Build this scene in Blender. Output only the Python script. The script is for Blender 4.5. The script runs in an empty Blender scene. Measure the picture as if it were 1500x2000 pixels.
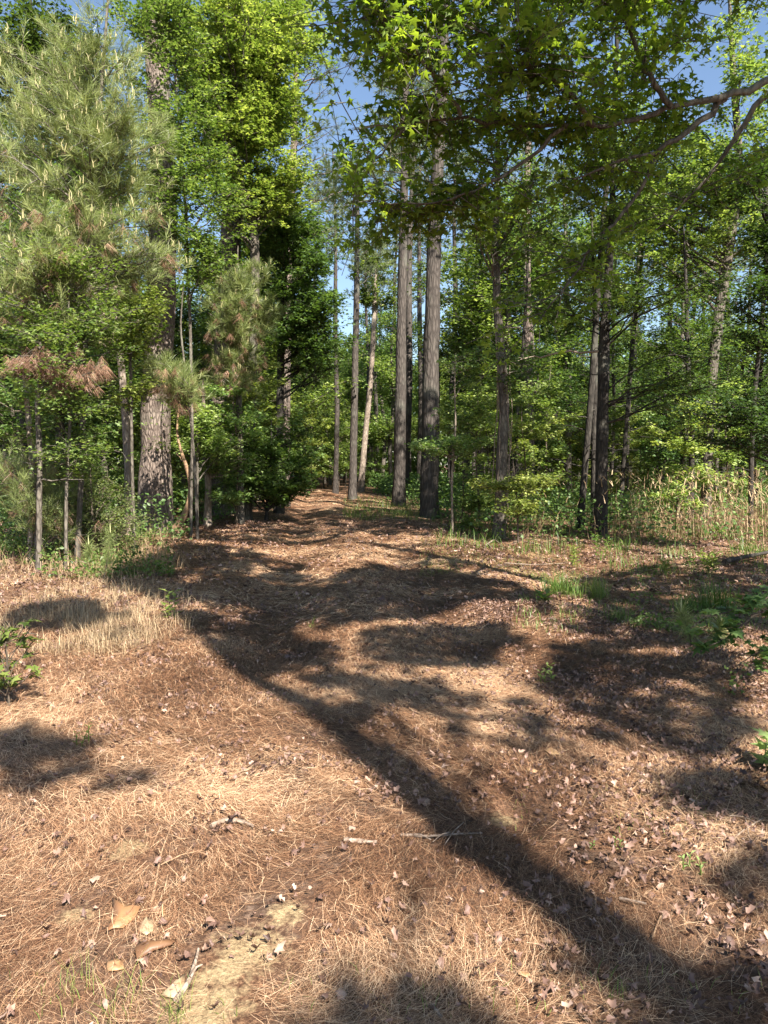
import bpy, math, random
import numpy as np
R = math.radians
rng = np.random.default_rng(7)
sc = bpy.context.scene
COL = sc.collection
PI = math.pi

# ---------------------------------------------------------------- camera, sky, sun, exposure
F, CX, CY, CAMH, PITCH = 1444.0, 750.0, 1000.0, 1.6, math.atan(95/1444)
cam_d = bpy.data.cameras.new('camera'); cam = bpy.data.objects.new('camera', cam_d); COL.objects.link(cam)
cam_d.sensor_fit = 'VERTICAL'; cam_d.sensor_height = 24; cam_d.lens = 24*F/2000
cam_d.clip_start = 0.05; cam_d.clip_end = 2000
cam.location = (0, 0, CAMH); cam.rotation_euler = (PI/2-PITCH, 0, 0); sc.camera = cam
SAZ, SEL = R(29), R(46)
SH = np.array([math.sin(SAZ), -math.cos(SAZ)])          # horizontal direction to the sun
w = bpy.data.worlds.new('World'); sc.world = w; w.use_nodes = True
nt = w.node_tree; bg = nt.nodes['Background']
sky = nt.nodes.new('ShaderNodeTexSky'); sky.sky_type = 'NISHITA'; sky.sun_disc = False
sky.sun_elevation = SEL; sky.sun_rotation = PI-SAZ; sky.air_density = 1.0; sky.dust_density = 0.6; sky.ozone_density = 1.5
nt.links.new(sky.outputs[0], bg.inputs[0]); bg.inputs[1].default_value = 0.062
sun_d = bpy.data.lights.new('sun', 'SUN'); sun_d.energy = 5.0; sun_d.angle = R(0.55); sun_d.color = (1, .93, .82)
sun = bpy.data.objects.new('sun', sun_d); COL.objects.link(sun)
from mathutils import Vector
sun.rotation_euler = Vector((SH[0]*math.cos(SEL), SH[1]*math.cos(SEL), math.sin(SEL))).to_track_quat('Z', 'Y').to_euler()
sc.view_settings.view_transform = 'Standard'; sc.view_settings.look = 'None'
sc.view_settings.exposure = 1.86; sc.view_settings.gamma = 1
sc.cycles.max_bounces = 7; sc.cycles.diffuse_bounces = 4; sc.cycles.transmission_bounces = 4
sc.cycles.glossy_bounces = 2; sc.cycles.transparent_max_bounces = 4
sc.cycles.caustics_reflective = False; sc.cycles.caustics_refractive = False

# ---------------------------------------------------------------- noise, ground shape, picture -> place
def _h(ix, iy, s):
    n = (ix.astype(np.int64)*374761393 + iy.astype(np.int64)*668265263 + s*1442695041) & 0xffffffff
    n = ((n ^ (n >> 13))*1274126177) & 0xffffffff
    return ((n ^ (n >> 16)) & 0xffff)/65535.0
def vnoise(x, y, s=0):
    x = np.asarray(x, float); y = np.asarray(y, float)
    ix = np.floor(x); iy = np.floor(y); fx = x-ix; fy = y-iy
    fx = fx*fx*(3-2*fx); fy = fy*fy*(3-2*fy)
    a = _h(ix, iy, s); b = _h(ix+1, iy, s); c = _h(ix, iy+1, s); d = _h(ix+1, iy+1, s)
    return (a*(1-fx)+b*fx)*(1-fy)+(c*(1-fx)+d*fx)*fy
def pathx(y): return .42-.075*y-.0004*y*y
def sstep(a, b, x):
    t = np.clip((x-a)/(b-a), 0, 1); return t*t*(3-2*t)
def hgt(x, y):
    x = np.asarray(x, float); y = np.asarray(y, float)
    d = x-pathx(np.clip(y, -5, 60))
    fade = 1-sstep(40, 70, np.abs(y))
    z = -.065*np.exp(-((d+.95)/.36)**2)*sstep(4.2, 6, y)*fade - .06*np.exp(-((d-.85)/.36)**2)*sstep(4.8, 6.5, y)*fade
    z = z + .05*np.exp(-(d/.5)**2)*sstep(5, 8, y)*fade
    z = z + .045*np.exp(-((d+2.2)/.9)**2)*sstep(2, 4, y)*fade
    z = z - .11*sstep(1.9, 3.1, d)*sstep(6, 9, y)*fade
    z = z + .045*(vnoise(x*.5, y*.5, 1)-.5)*sstep(1.5, 4, np.abs(y)+np.abs(x)*.3)
    z = z + .022*(vnoise(x*1.9, y*1.9, 2)-.5) + .018*(vnoise(x*6, y*6, 3)-.5) + .012*(vnoise(x*17, y*17, 5)-.5)*(np.abs(y) < 16)
    z = z + .4*(vnoise(x*.06, y*.06, 4)-.75)*sstep(16, 45, np.abs(y)+np.abs(x))
    return z
def H(x, y): return float(hgt(x, y))
def ray(px, py):
    u = (px-CX)/F; v = (CY-py)/F
    return np.array([u, math.cos(PITCH)+v*math.sin(PITCH), -math.sin(PITCH)+v*math.cos(PITCH)])
def P(px, py, Y):                       # point of the place seen at (px,py) of the photo, Y metres ahead
    d = ray(px, py); t = Y/d[1]; return np.array([d[0]*t, Y, CAMH+d[2]*t])
def G(px, py):                          # ground point seen at (px,py)
    d = ray(px, py); t = CAMH/-d[2]
    p = np.array([d[0]*t, d[1]*t, 0.]); p[2] = H(p[0], p[1]); return p
def pix(x, y, z):
    c, s = math.cos(PITCH), math.sin(PITCH); z = z-CAMH
    f = y*c-z*s; u = y*s+z*c
    return CX+F*x/f, CY-F*u/f

# ---------------------------------------------------------------- mesh helpers
class Geo:
    def __init__(s): s.v = []; s.f3 = []; s.f4 = []; s.t = []; s.n = 0
    def add(s, v, f3=None, f4=None, tint=0.5):
        v = np.asarray(v, np.float32).reshape(-1, 3)
        if f3 is not None and len(f3): s.f3.append(np.asarray(f3, np.int64).reshape(-1, 3)+s.n)
        if f4 is not None and len(f4): s.f4.append(np.asarray(f4, np.int64).reshape(-1, 4)+s.n)
        s.v.append(v); s.t.append(np.broadcast_to(np.asarray(tint, np.float32), (len(v),)) if np.ndim(tint) == 0 else np.asarray(tint, np.float32))
        s.n += len(v); return s
    def build(s, name, mat, parent=None, origin=(0, 0, 0), smooth=False):
        v = np.concatenate(s.v)-np.asarray(origin, np.float32)
        f3 = np.concatenate(s.f3) if s.f3 else np.zeros((0, 3), np.int64)
        f4 = np.concatenate(s.f4) if s.f4 else np.zeros((0, 4), np.int64)
        me = bpy.data.meshes.new(name)
        me.vertices.add(len(v)); me.vertices.foreach_set('co', v.astype(np.float32).ravel())
        me.loops.add(f3.size+f4.size); me.polygons.add(len(f3)+len(f4))
        me.loops.foreach_set('vertex_index', np.concatenate([f3.ravel(), f4.ravel()]).astype(np.int32))
        st = np.concatenate([np.arange(len(f3))*3, f3.size+np.arange(len(f4))*4]).astype(np.int32)
        me.polygons.foreach_set('loop_start', st)
        if smooth: me.polygons.foreach_set('use_smooth', np.ones(len(st), bool))
        me.update(calc_edges=True)
        a = me.attributes.new('tint', 'FLOAT', 'POINT'); a.data.foreach_set('value', np.concatenate(s.t).astype(np.float32))
        me.materials.append(mat)
        o = bpy.data.objects.new(name, me); COL.objects.link(o)
        if parent is not None: o.parent = parent
        else: o.location = origin
        return o
def tag(o, label=None, cat=None, group=None, kind=None):
    if label: o['label'] = label
    if cat: o['category'] = cat
    if group: o['group'] = group
    if kind: o['kind'] = kind
    return o
def thing(name, label, cat, loc, group=None):
    o = bpy.data.objects.new(name, None); COL.objects.link(o); o.location = [float(a) for a in loc]; o.empty_display_size = .2
    return tag(o, label, cat, group)
def dup(o, loc, rz, s, label, group, tilt=(0, 0)):
    r = o.copy(); COL.objects.link(r); r.location = loc; r.rotation_euler = (tilt[0], tilt[1], rz); r.scale = (s, s, s)
    r['label'] = label
    if group: r['group'] = group
    for ch in list(o.children):
        c = ch.copy(); COL.objects.link(c); c.parent = r
    return r
def unit(a): return a/np.maximum(np.linalg.norm(a, axis=-1, keepdims=True), 1e-9)
def tube(g, pts, rad, sides=6, tint=.5, rough=0., seed=0, cap=False):
    pts = np.asarray(pts, float); n = len(pts); rad = np.broadcast_to(np.asarray(rad, float), (n,))
    t = unit(np.gradient(pts, axis=0)); m = np.abs(t.mean(0)); ref = np.eye(3)[int(np.argmin(m))]
    a = unit(np.cross(t, ref)); b = np.cross(t, a)
    th = np.arange(sides)*2*PI/sides
    rr = rad[:, None]*np.ones(sides)
    if rough:
        k = np.arange(n)[:, None]
        rr = rr*(1+rough*(2*vnoise(np.cos(th)[None]*1.7+k*.31+seed, np.sin(th)[None]*1.7+k*.17, seed)-1))
    v = pts[:, None]+rr[..., None]*(np.cos(th)[None, :, None]*a[:, None]+np.sin(th)[None, :, None]*b[:, None])
    i = np.arange(n-1)[:, None]*sides; j = np.arange(sides)[None]; j2 = (j+1) % sides
    f = np.stack([i+j, i+j2, i+sides+j2, i+sides+j], -1).reshape(-1, 4)
    g.add(v, f4=f, tint=tint)
    if cap:
        for e in (0, n-1):
            o = e*sides; c = pts[e]
            g.add(np.vstack([v[e], c]), f3=[[q, (q+1) % sides, sides] for q in range(sides)], tint=tint)
def bez(a, c, b, n):
    t = np.linspace(0, 1, n)[:, None]; return (1-t)**2*a+2*t*(1-t)*c+t*t*b
def smooth_poly(pts, rad, n):
    pts = np.asarray(pts, float); rad = np.asarray(rad, float)
    s = np.r_[0, np.cumsum(np.linalg.norm(np.diff(pts, axis=0), axis=1))]; u = np.linspace(0, s[-1], n)
    o = np.stack([np.interp(u, s, pts[:, k]) for k in range(3)], 1)
    for _ in range(3):
        o[1:-1] = (o[:-2]+2*o[1:-1]+o[2:])/4
    return o, np.interp(u, s, rad)

def _star():
    v = [(0, 0, 0)]; ang = [-125, -95, -62, -32, 0, 32, 62, 95, 125]; L = [.5, .3, .72, .34, 1, .34, .72, .3, .5]
    for a, l in zip(ang, L):
        v.append((l*math.sin(R(a)), .18+l*.82*math.cos(R(a)), -.12*l*l))
    v.append((0, -.02, 0))
    v = np.array(v, float); v[0] = (0, .18, .05)
    f = [(0, i, i+1) for i in range(1, 9)]+[(0, 9, 10), (0, 10, 1)]
    return v, np.array(f)
STAR = _star()
STAR2 = (STAR[0]*[1.12, 1, 1]+np.stack([0*STAR[0][:, 0], 0*STAR[0][:, 0], -.35*STAR[0][:, 0]**2-.12*STAR[0][:, 1]**2], 1), STAR[1])
RH = (np.array([(0, 0, 0), (-.34, .45, .1), (0, 1, -.05), (.34, .45, .1)], float), np.array([(0, 1, 2), (0, 2, 3)]))
TRI3 = (np.array([(0, 0, 0), (-.42, .42, .06), (-.16, .5, .02), (0, 1, -.08), (.16, .5, .02), (.42, .42, .06)], float),
        np.array([(0, 1, 2), (0, 2, 3), (0, 3, 4), (0, 4, 5)]))
BLADE = (np.array([(-.5, 0, 0), (.5, 0, 0), (.4, .5, .06), (-.4, .5, .06), (0, 1, 0)], float), np.array([(0, 1, 2), (0, 2, 3), (3, 2, 4)]))
def leaves(g, tmpl, pos, nrm, dire, size, tint, wid=None):
    tv, tf = tmpl; N = len(pos)
    if N == 0: return
    n = unit(nrm); d = unit(dire-(dire*n).sum(1, keepdims=True)*n); x = np.cross(d, n)
    size = np.broadcast_to(np.asarray(size, float), (N,))[:, None, None]
    wd = size if wid is None else np.broadcast_to(np.asarray(wid, float), (N,))[:, None, None]
    v = pos[:, None]+wd*tv[None, :, 0:1]*x[:, None]+size*tv[None, :, 1:2]*d[:, None]+size*tv[None, :, 2:3]*n[:, None]
    f = tf[None]+(np.arange(N)*len(tv))[:, None, None]
    g.add(v.reshape(-1, 3), f3=f.reshape(-1, 3), tint=np.repeat(tint, len(tv)))

# ---------------------------------------------------------------- materials
def mat(name):
    m = bpy.data.materials.new(name); m.use_nodes = True; t = m.node_tree
    return m, t, t.nodes['Principled BSDF'], t.nodes['Material Output']
def ramp(t, src, stops):
    r = t.nodes.new('ShaderNodeValToRGB'); e = r.color_ramp.elements
    while len(e) < len(stops): e.new(.5)
    for k, (p, c) in enumerate(stops): e[k].position = p; e[k].color = (*c, 1)
    t.links.new(src, r.inputs[0]); return r.outputs[0]
def attr(t):
    a = t.nodes.new('ShaderNodeAttribute'); a.attribute_name = 'tint'; return a.outputs['Fac']
def tex(t, kind, scale, vec=None, detail=4, rough=.6, **k):
    n = t.nodes.new('ShaderNodeTex'+kind); n.inputs['Scale'].default_value = scale
    if kind == 'Noise': n.inputs['Detail'].default_value = detail; n.inputs['Roughness'].default_value = rough
    if vec is not None: t.links.new(vec, n.inputs['Vector'])
    for a, b in k.items(): setattr(n, a, b)
    return n
def coord(t, scale=(1, 1, 1), rot=(0, 0, 0)):
    c = t.nodes.new('ShaderNodeTexCoord'); m = t.nodes.new('ShaderNodeMapping')
    m.inputs['Scale'].default_value = scale; m.inputs['Rotation'].default_value = rot
    t.links.new(c.outputs['Object'], m.inputs[0]); return m.outputs[0]
def mix(t, fac, a, b, mode='MIX'):
    m = t.nodes.new('ShaderNodeMix'); m.data_type = 'RGBA'; m.blend_type = mode
    for s, v in ((0, fac), (6, a), (7, b)):
        if hasattr(v, 'links'): t.links.new(v, m.inputs[s])
        else: m.inputs[s].default_value = v if s == 0 else (*v, 1)
    return m.outputs[2]
def bump(t, p, src, st, dist):
    b = t.nodes.new('ShaderNodeBump'); b.inputs['Strength'].default_value = st; b.inputs['Distance'].default_value = dist
    t.links.new(src, b.inputs['Height']); t.links.new(b.outputs[0], p.inputs['Normal'])
def leaf_mat(name, stops, tr=.38, trmul=(1.5, 1.6, .6), rough=.42, spec=.35):
    m, t, p, out = mat(name); c = ramp(t, attr(t), stops)
    oi = t.nodes.new('ShaderNodeObjectInfo'); c = mix(t, 1., c, ramp(t, oi.outputs['Random'], [(0, (.62, .72, .7)), (.3, (.95, .9, .75)), (.65, (.85, 1., 1.1)), (1, (1.12, 1.1, .95))]), 'MULTIPLY') if 'leaf' in name and 'fallen' not in name and 'star' not in name and 'dead' not in name else c
    t.links.new(c, p.inputs['Base Color'])
    p.inputs['Roughness'].default_value = rough; p.inputs['Specular IOR Level'].default_value = spec
    if tr:
        tb = t.nodes.new('ShaderNodeBsdfTranslucent'); t.links.new(mix(t, 1., c, trmul, 'MULTIPLY'), tb.inputs[0])
        ms = t.nodes.new('ShaderNodeMixShader'); ms.inputs[0].default_value = tr
        t.links.new(p.outputs[0], ms.inputs[1]); t.links.new(tb.outputs[0], ms.inputs[2]); t.links.new(ms.outputs[0], out.inputs[0])
    return m
M = {}
M['leaf'] = leaf_mat('green_leaf', [(0, (.05, .085, .025)), (.4, (.115, .175, .045)), (.7, (.20, .265, .08)), (1, (.40, .46, .18))], .45, (1.3, 1.35, .6))
M['leaf_deep'] = leaf_mat('deep_green_leaf', [(0, (.032, .056, .02)), (.5, (.075, .12, .036)), (1, (.17, .23, .075))], .38)  # deep green foliage; its dark tone also stands in for woodland shade
M['leaf_gum'] = leaf_mat('star_leaf', [(0, (.05, .09, .02)), (.5, (.12, .19, .035)), (1, (.27, .34, .06))], .6, (1.45, 1.5, .55))
M['leaf_grey'] = leaf_mat('pale_leaf', [(0, (.06, .085, .035)), (.5, (.13, .165, .07)), (1, (.24, .27, .12))], .38)
M['needle'] = leaf_mat('pine_needle', [(0, (.09, .125, .04)), (.5, (.19, .24, .08)), (.9, (.34, .38, .15)), (.95, (.42, .40, .2)), (1, (.46, .42, .22))], .3, (1.2, 1.2, .7), .4, .4)
M['needle_far'] = leaf_mat('far_pine_needle', [(0, (.07, .105, .045)), (.5, (.14, .18, .075)), (1, (.23, .26, .12))], .3, (1.2, 1.2, .7))
M['dead_needle'] = leaf_mat('dead_needle', [(0, (.13, .07, .045)), (.5, (.26, .15, .10)), (1, (.42, .28, .19))], .2, (1.2, 1, .8))
M['candle'] = leaf_mat('pine_shoot', [(0, (.34, .36, .17)), (1, (.52, .5, .26))], 0)
M['grass'] = leaf_mat('grass_blade', [(0, (.05, .10, .02)), (.5, (.11, .18, .035)), (1, (.24, .27, .08))], .3)
M['straw'] = leaf_mat('dry_grass', [(0, (.17, .11, .06)), (.5, (.34, .24, .14)), (1, (.55, .43, .28))], .2, (1, 1, .9), .6, .2)
M['litter'] = leaf_mat('fallen_needle', [(0, (.035, .018, .011)), (.35, (.17, .078, .04)), (.75, (.45, .26, .145)), (1, (.74, .53, .34))], 0, rough=.5, spec=.4)
M['dead_leaf'] = leaf_mat('dead_leaf', [(0, (.05, .028, .022)), (.45, (.15, .088, .068)), (.8, (.25, .155, .115)), (1, (.36, .25, .19))], 0, rough=.55, spec=.35)
M['tan_leaf'] = leaf_mat('tan_leaf', [(0, (.15, .07, .04)), (.5, (.27, .14, .07)), (1, (.38, .25, .15))], 0, rough=.5)

def bark(name, c0, c1, c2, sc_=(9, 9, 2.2), dist=.03, lich=.25):
    m, t, p, out = mat(name); v = coord(t, sc_)
    w1 = tex(t, 'Noise', 1.6, v, 6, .7)
    warp = mix(t, .12, v, w1.outputs['Color'], 'ADD')
    vo = tex(t, 'Voronoi', 1.0, warp, feature='DISTANCE_TO_EDGE')
    n2 = tex(t, 'Noise', 5, v, 8, .7); n3 = tex(t, 'Noise', .9, coord(t), 3, .5)
    pl = ramp(t, vo.outputs['Distance'], [(0, c0), (.08, c0), (.25, c1), (1, c2)])
    c = mix(t, .45, pl, ramp(t, n2.outputs[0], [(.3, c0), (.6, c1), (.8, c2)]))
    c = mix(t, ramp(t, n3.outputs[0], [(.55, (0, 0, 0)), (.7, (lich, lich, lich))]), c, (.30, .31, .25))
    t.links.new(c, p.inputs['Base Color']); p.inputs['Roughness'].default_value = .9; p.inputs['Specular IOR Level'].default_value = .15
    h = mix(t, .35, ramp(t, vo.outputs['Distance'], [(0, (0, 0, 0)), (.22, (1, 1, 1))]), n2.outputs['Color'])
    bump(t, p, h, .9, dist); return m
M['bark_pine'] = bark('pine_bark', (.06, .045, .038), (.24, .19, .16), (.46, .39, .34), (17, 17, 5), .03)
M['bark_pine_shaded_grey'] = bark('shaded_grey_pine_bark', (.035, .03, .027), (.10, .085, .075), (.19, .165, .15), (11, 11, 2.5), .02)  # grey bark, darkened to carry the shade on the centre pine
M['bark_gum'] = bark('grey_bark', (.05, .042, .035), (.16, .14, .115), (.30, .27, .22), (16, 16, 6), .012, .5)
M['bark_dark'] = bark('dark_bark', (.02, .018, .016), (.06, .052, .045), (.12, .105, .09), (14, 14, 5), .012, .3)
M['bark_pale'] = bark('pale_bark', (.12, .09, .07), (.34, .28, .23), (.5, .44, .38), (14, 14, 5), .012, .4)
M['twig'] = bark('twig_bark', (.05, .04, .03), (.14, .11, .085), (.26, .22, .17), (30, 30, 12), .004, .4)
M['stick'] = bark('dead_wood', (.14, .10, .075), (.34, .27, .215), (.5, .44, .38), (30, 30, 30), .005, .2)
M['tan_stick'] = bark('tan_wood', (.20, .12, .07), (.36, .24, .15), (.5, .36, .24), (40, 40, 40), .004, .1)

def ground_mat():
    m, t, p, out = mat('forest_floor')
    mid = tex(t, 'Noise', 3.2, coord(t), 5, .65); fine = tex(t, 'Noise', 70, coord(t), 6, .8); f2 = tex(t, 'Noise', 22, coord(t), 6, .7)
    a = ramp(t, fine.outputs[0], [(.34, (.03, .016, .011)), (.5, (.13, .068, .04)), (.66, (.36, .21, .12))])
    b = ramp(t, f2.outputs[0], [(.34, (.025, .017, .013)), (.5, (.10, .065, .048)), (.68, (.28, .2, .15))])
    c = mix(t, ramp(t, mid.outputs[0], [(.42, (.1, .1, .1)), (.6, (.8, .8, .8))]), a, b)
    sand = ramp(t, fine.outputs[0], [(.35, (.12, .08, .05)), (.52, (.34, .25, .14)), (.72, (.54, .43, .26))])
    s_ = mix(t, .5, attr(t), f2.outputs[0])
    c = mix(t, ramp(t, s_, [(.55, (0, 0, 0)), (.66, (1, 1, 1))]), c, sand)
    t.links.new(c, p.inputs['Base Color']); p.inputs['Roughness'].default_value = .9; p.inputs['Specular IOR Level'].default_value = .1
    bump(t, p, mix(t, .5, f2.outputs['Color'], fine.outputs['Color']), 1., .03); return m
M['ground'] = ground_mat()

# ---------------------------------------------------------------- ground
def axis(lo, hi, fine_lo, fine_hi, step, far):
    a = list(np.arange(fine_lo, fine_hi+1e-6, step)); s = step
    while a[-1] < hi: s = min(s*1.16, far); a.append(a[-1]+s)
    s = step
    while a[0] > lo: s = min(s*1.16, far); a.insert(0, a[0]-s)
    return np.array(a)
SAND = [(490, 1860, .17), (400, 1970, .19), (560, 1790, .10), (250, 1660, .12), (980, 1600, .1), (150, 1790, .09), (430, 1905, .1)]
xs = axis(-400, 400, -6, 6, .04, 25); ys = axis(-300, 600, 1, 14, .04, 25)
XX, YY = np.meshgrid(xs, ys); ZZ = hgt(XX, YY)
g = Geo(); nx, ny = len(xs), len(ys); i = np.arange(ny-1)[:, None]*nx; j = np.arange(nx-1)[None]
sd = np.zeros(XX.shape)
for (a, b, r) in SAND:
    c = G(a, b); sd = np.maximum(sd, 1-.5*np.hypot(XX-c[0], YY-c[1])/r)
for (a, b, r) in ((730, 1085, 1.5), (690, 1060, 1.4), (650, 1000, 1.6)):
    c = G(a, b); sd = np.maximum(sd, .75*(1-.5*np.hypot(XX-c[0], (YY-c[1])*.3)/r))
g.add(np.stack([XX, YY, ZZ], -1).reshape(-1, 3), tint=np.clip(sd, 0, 1).ravel(), f4=np.stack([i+j, i+j+1, i+nx+j+1, i+nx+j], -1).reshape(-1, 4))
tag(g.build('ground', M['ground'], smooth=True), 'forest floor with a two-track path running to the woods', kind='structure')

# ---------------------------------------------------------------- litter (uncountable)
def frus(n, y0, y1, mx=1.0):
    y = np.sqrt(rng.uniform(y0*y0, y1*y1, n)); x = rng.uniform(-1, 1, n)*(.56*y+mx); return x, y
def needle_litter(n, y0, y1, wk, L0, L1, seg, dens):
    x, y = frus(n, y0, y1)
    keep = rng.random(n) < dens(x, y); x, y = x[keep], y[keep]; n = len(x)
    th = vnoise(x*.8, y*.8, 11)*4.5+vnoise(x*3, y*3, 12)*1.6-.5+rng.normal(0, .8, n)*rng.choice([.6, 1.6], n)
    L = rng.uniform(L0, L1, n); wd = wk*y*rng.uniform(.7, 1.3, n)
    d = np.stack([np.cos(th), np.sin(th)], 1); q = np.stack([-d[:, 1], d[:, 0]], 1); bend = rng.normal(0, .12, n)*L
    lift = rng.random(n)**3*.026; tl = rng.normal(0, .011, n)
    V = []
    for k in range(seg+1):
        u = k/seg-.5; cx = x+d[:, 0]*u*L+q[:, 0]*bend*(.25-u*u)*4; cy = y+d[:, 1]*u*L+q[:, 1]*bend*(.25-u*u)*4
        cz = hgt(cx, cy)+.002+lift+tl*u*2+rng.random(n)*.004
        ww = wd*(.5 if 0 < k < seg else .35); rl = rng.uniform(-.5, .5, n)*ww
        V += [np.stack([cx-q[:, 0]*ww, cy-q[:, 1]*ww, cz-rl], 1), np.stack([cx+q[:, 0]*ww, cy+q[:, 1]*ww, cz+rl], 1)]
    V = np.stack(V, 1); K = 2*(seg+1); base = np.array([[2*k, 2*k+1, 2*k+3, 2*k+2] for k in range(seg)])
    f = base[None]+(np.arange(n)*K)[:, None, None]
    patch = vnoise(x*1.4, y*1.4, 15)
    tn = np.clip(rng.normal(.45, .33, n)+(patch-.5)*.7, 0, 1)
    return V.reshape(-1, 3), f.reshape(-1, 4), np.repeat(tn, K)
def dens_near(x, y):
    d = np.ones(len(x))
    for (a, b, r) in SAND:
        c = G(a, b); rr = np.hypot((x-c[0]), (y-c[1])*.8)/(r*(.6+.9*vnoise(x*9, y*9, 20))); d *= np.where(rr < 1, .3, 1)
    d *= .35+.75*sstep(.25, .6, vnoise(x*4.5, y*4.5, 21)); d *= 1-.45*sstep(.1, 1.1, x/np.maximum(y*.28, .7))
    return d
g = Geo()
v, f, t = needle_litter(800000, 1.7, 7.2,   .00030, .045, .13, 2, dens_near); g.add(v, f4=f, tint=t)
v, f, t = needle_litter(260000, 6.8, 17, .0005, .12, .24, 1, lambda x, y: np.clip(1.5-np.abs(x-pathx(y))/4.5, .15, 1)); g.add(v, f4=f, tint=t)
v, f, t = needle_litter(60000, 16, 42, .0006, .2, .5, 1, lambda x, y: np.clip(1.6-np.abs(x-pathx(y))/3.5, .0, 1)); g.add(v, f4=f, tint=t)
tag(g.build('pine_needle_litter', M['litter']), 'orange-brown fallen pine needles covering the path', 'pine needles', kind='stuff')

def dead_leaves(n, y0, y1, s0, s1, dens):
    x, y = frus(n, y0, y1); keep = rng.random(n) < dens(x, y); x, y = x[keep], y[keep]; n = len(x)
    s = rng.uniform(s0, s1, n)
    nr = np.stack([rng.normal(0, .7, n), rng.normal(0, .7, n), np.ones(n)], 1); di = rng.normal(0, 1, (n, 3)); di[:, 2] *= .2
    pos = np.stack([x, y, hgt(x, y)+.008+rng.random(n)*.034], 1)
    gg = Geo(); tv = STAR[0].copy(); half = n//2
    for sl, cur in ((slice(0, half, 3), 1.9), (slice(half, n, 3), -1.7), (slice(1, n, 3), 1.35), (slice(2, n, 3), -1.38)):
        tv2 = tv.copy(); tv2[1:, :2] *= (.75+.5*np.random.default_rng(3 if cur > 0 else 4).random((len(tv)-1, 1))); tv2[:, 2] = cur*(tv[:, 0]**2*.7+(tv[:, 1]-.3)**2*.5)-.05
        tpl = (tv2, STAR[1])
        if abs(cur) < 1.4:
            q_ = np.array([(0, 0, 0), (-.34, .16, 0), (-.22, .45, 0), (-.3, .8, 0), (.05, 1.05, 0), (.12, .7, 0), (.42, .52, 0), (.14, .25, 0), (0, .45, 0)]); q_[:, 2] = cur*(q_[:, 0]**2*1.6+(q_[:, 1]-.5)**2*.5); tpl = (q_, np.array([(8, k_, (k_+1) % 8) for k_ in range(8)]))
        leaves(gg, tpl, pos[sl], nr[sl], di[sl], s[sl], np.clip(rng.normal(.5, .25, len(pos[sl])), 0, 1))
    for v_ in gg.v: v_[:, 2] += rng.uniform(0, .008, len(v_)); v_[:, :2] += rng.normal(0, .0022, (len(v_), 2))
    return gg
def ld(x, y):
    d = .10+.9*sstep(.1, 1.2, x/np.maximum(y*.28, .7))*sstep(.3, .62, vnoise(x*2.2, y*2.2, 30)+.12)
    return np.clip(d+.5*(vnoise(x*2.6, y*2.6, 31) > .72), 0, 1)
g = dead_leaves(62000, 1.8, 8.5, .012, .038, ld)
g2 = dead_leaves(26000, 8, 20, .03, .07, lambda x, y: .35+.5*(np.abs(x-pathx(y)) > 1.8)); g.add(np.concatenate(g2.v), f3=np.concatenate(g2.f3), tint=np.concatenate(g2.t))
tag(g.build('dead_leaf_litter', M['dead_leaf']), 'curled brown dead leaves scattered among the fallen needles', 'dead leaves', kind='stuff')

# ---------------------------------------------------------------- tree builder
def limb(g, a, b, r0, r1, rg, sag=.12, n=8, sides=6, up=None):
    L = np.linalg.norm(b-a); c = (a+b)/2+np.array([0, 0, L*(up if up is not None else rg.uniform(-.08, .16))])+rg.normal(0, .05*L, 3)
    p = bez(a, c, b, n); p[1:-1] += rg.normal(0, .018*L, (n-2, 3)); tube(g, p, np.linspace(r0, r1, n), sides); return p
def foliage_along(p, rg, ntw, tl, lo=.35, flat=.35):
    """twigs leaving limb polyline p: start, end arrays"""
    u = rg.uniform(lo, 1, ntw)*(len(p)-1); k = np.minimum(u.astype(int), len(p)-2); fr = (u-k)[:, None]
    st = p[k]*(1-fr)+p[k+1]*fr; ax = unit((p[-1]-p[0])[None])
    d = rg.normal(0, 1, (ntw, 3)); d[:, 2] *= flat; d = unit(unit(d)+ax*.5)
    return st, st+d*(rg.uniform(.4, 1, ntw)*tl)[:, None]
def put_leaves(g, st, en, rg, nl, size, tmpl, tilt, spread, droop=0., keep=None, bias=0.):
    n = len(st)*nl; u = rg.random(n)**.7; s = np.repeat(st, nl, 0); e = np.repeat(en, nl, 0)
    off = rg.normal(0, spread, (n, 3)); off[:, 2] *= .55
    pos = s+(e-s)*u[:, None]+off
    nr = rg.normal(0, tilt, (n, 3)); nr[:, 2] = np.abs(nr[:, 2])+.75
    di = unit(e-s)*.6+rg.normal(0, .8, (n, 3)); di[:, 2] = di[:, 2]*.4-droop
    if droop > .5: nr[:, :2] *= 1.6
    tn = np.clip(np.repeat(rg.normal(.45+bias, .14, len(st)), nl)+rg.normal(0, .17, n), 0, 1)
    sz = size*rg.uniform(.6, 1.15, n)
    if keep is not None:
        q = keep(pos); pos, nr, di, tn, sz = pos[q], nr[q], di[q], tn[q], sz[q]
    leaves(g, tmpl, pos, nr, di, sz, tn)
def in_ell(c, r, n, rg, shell=.35):
    d = unit(rg.normal(0, 1, (n, 3))); return np.asarray(c)+d*np.asarray(r)*(rg.uniform(shell, 1, n)**.6)[:, None]
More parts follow.
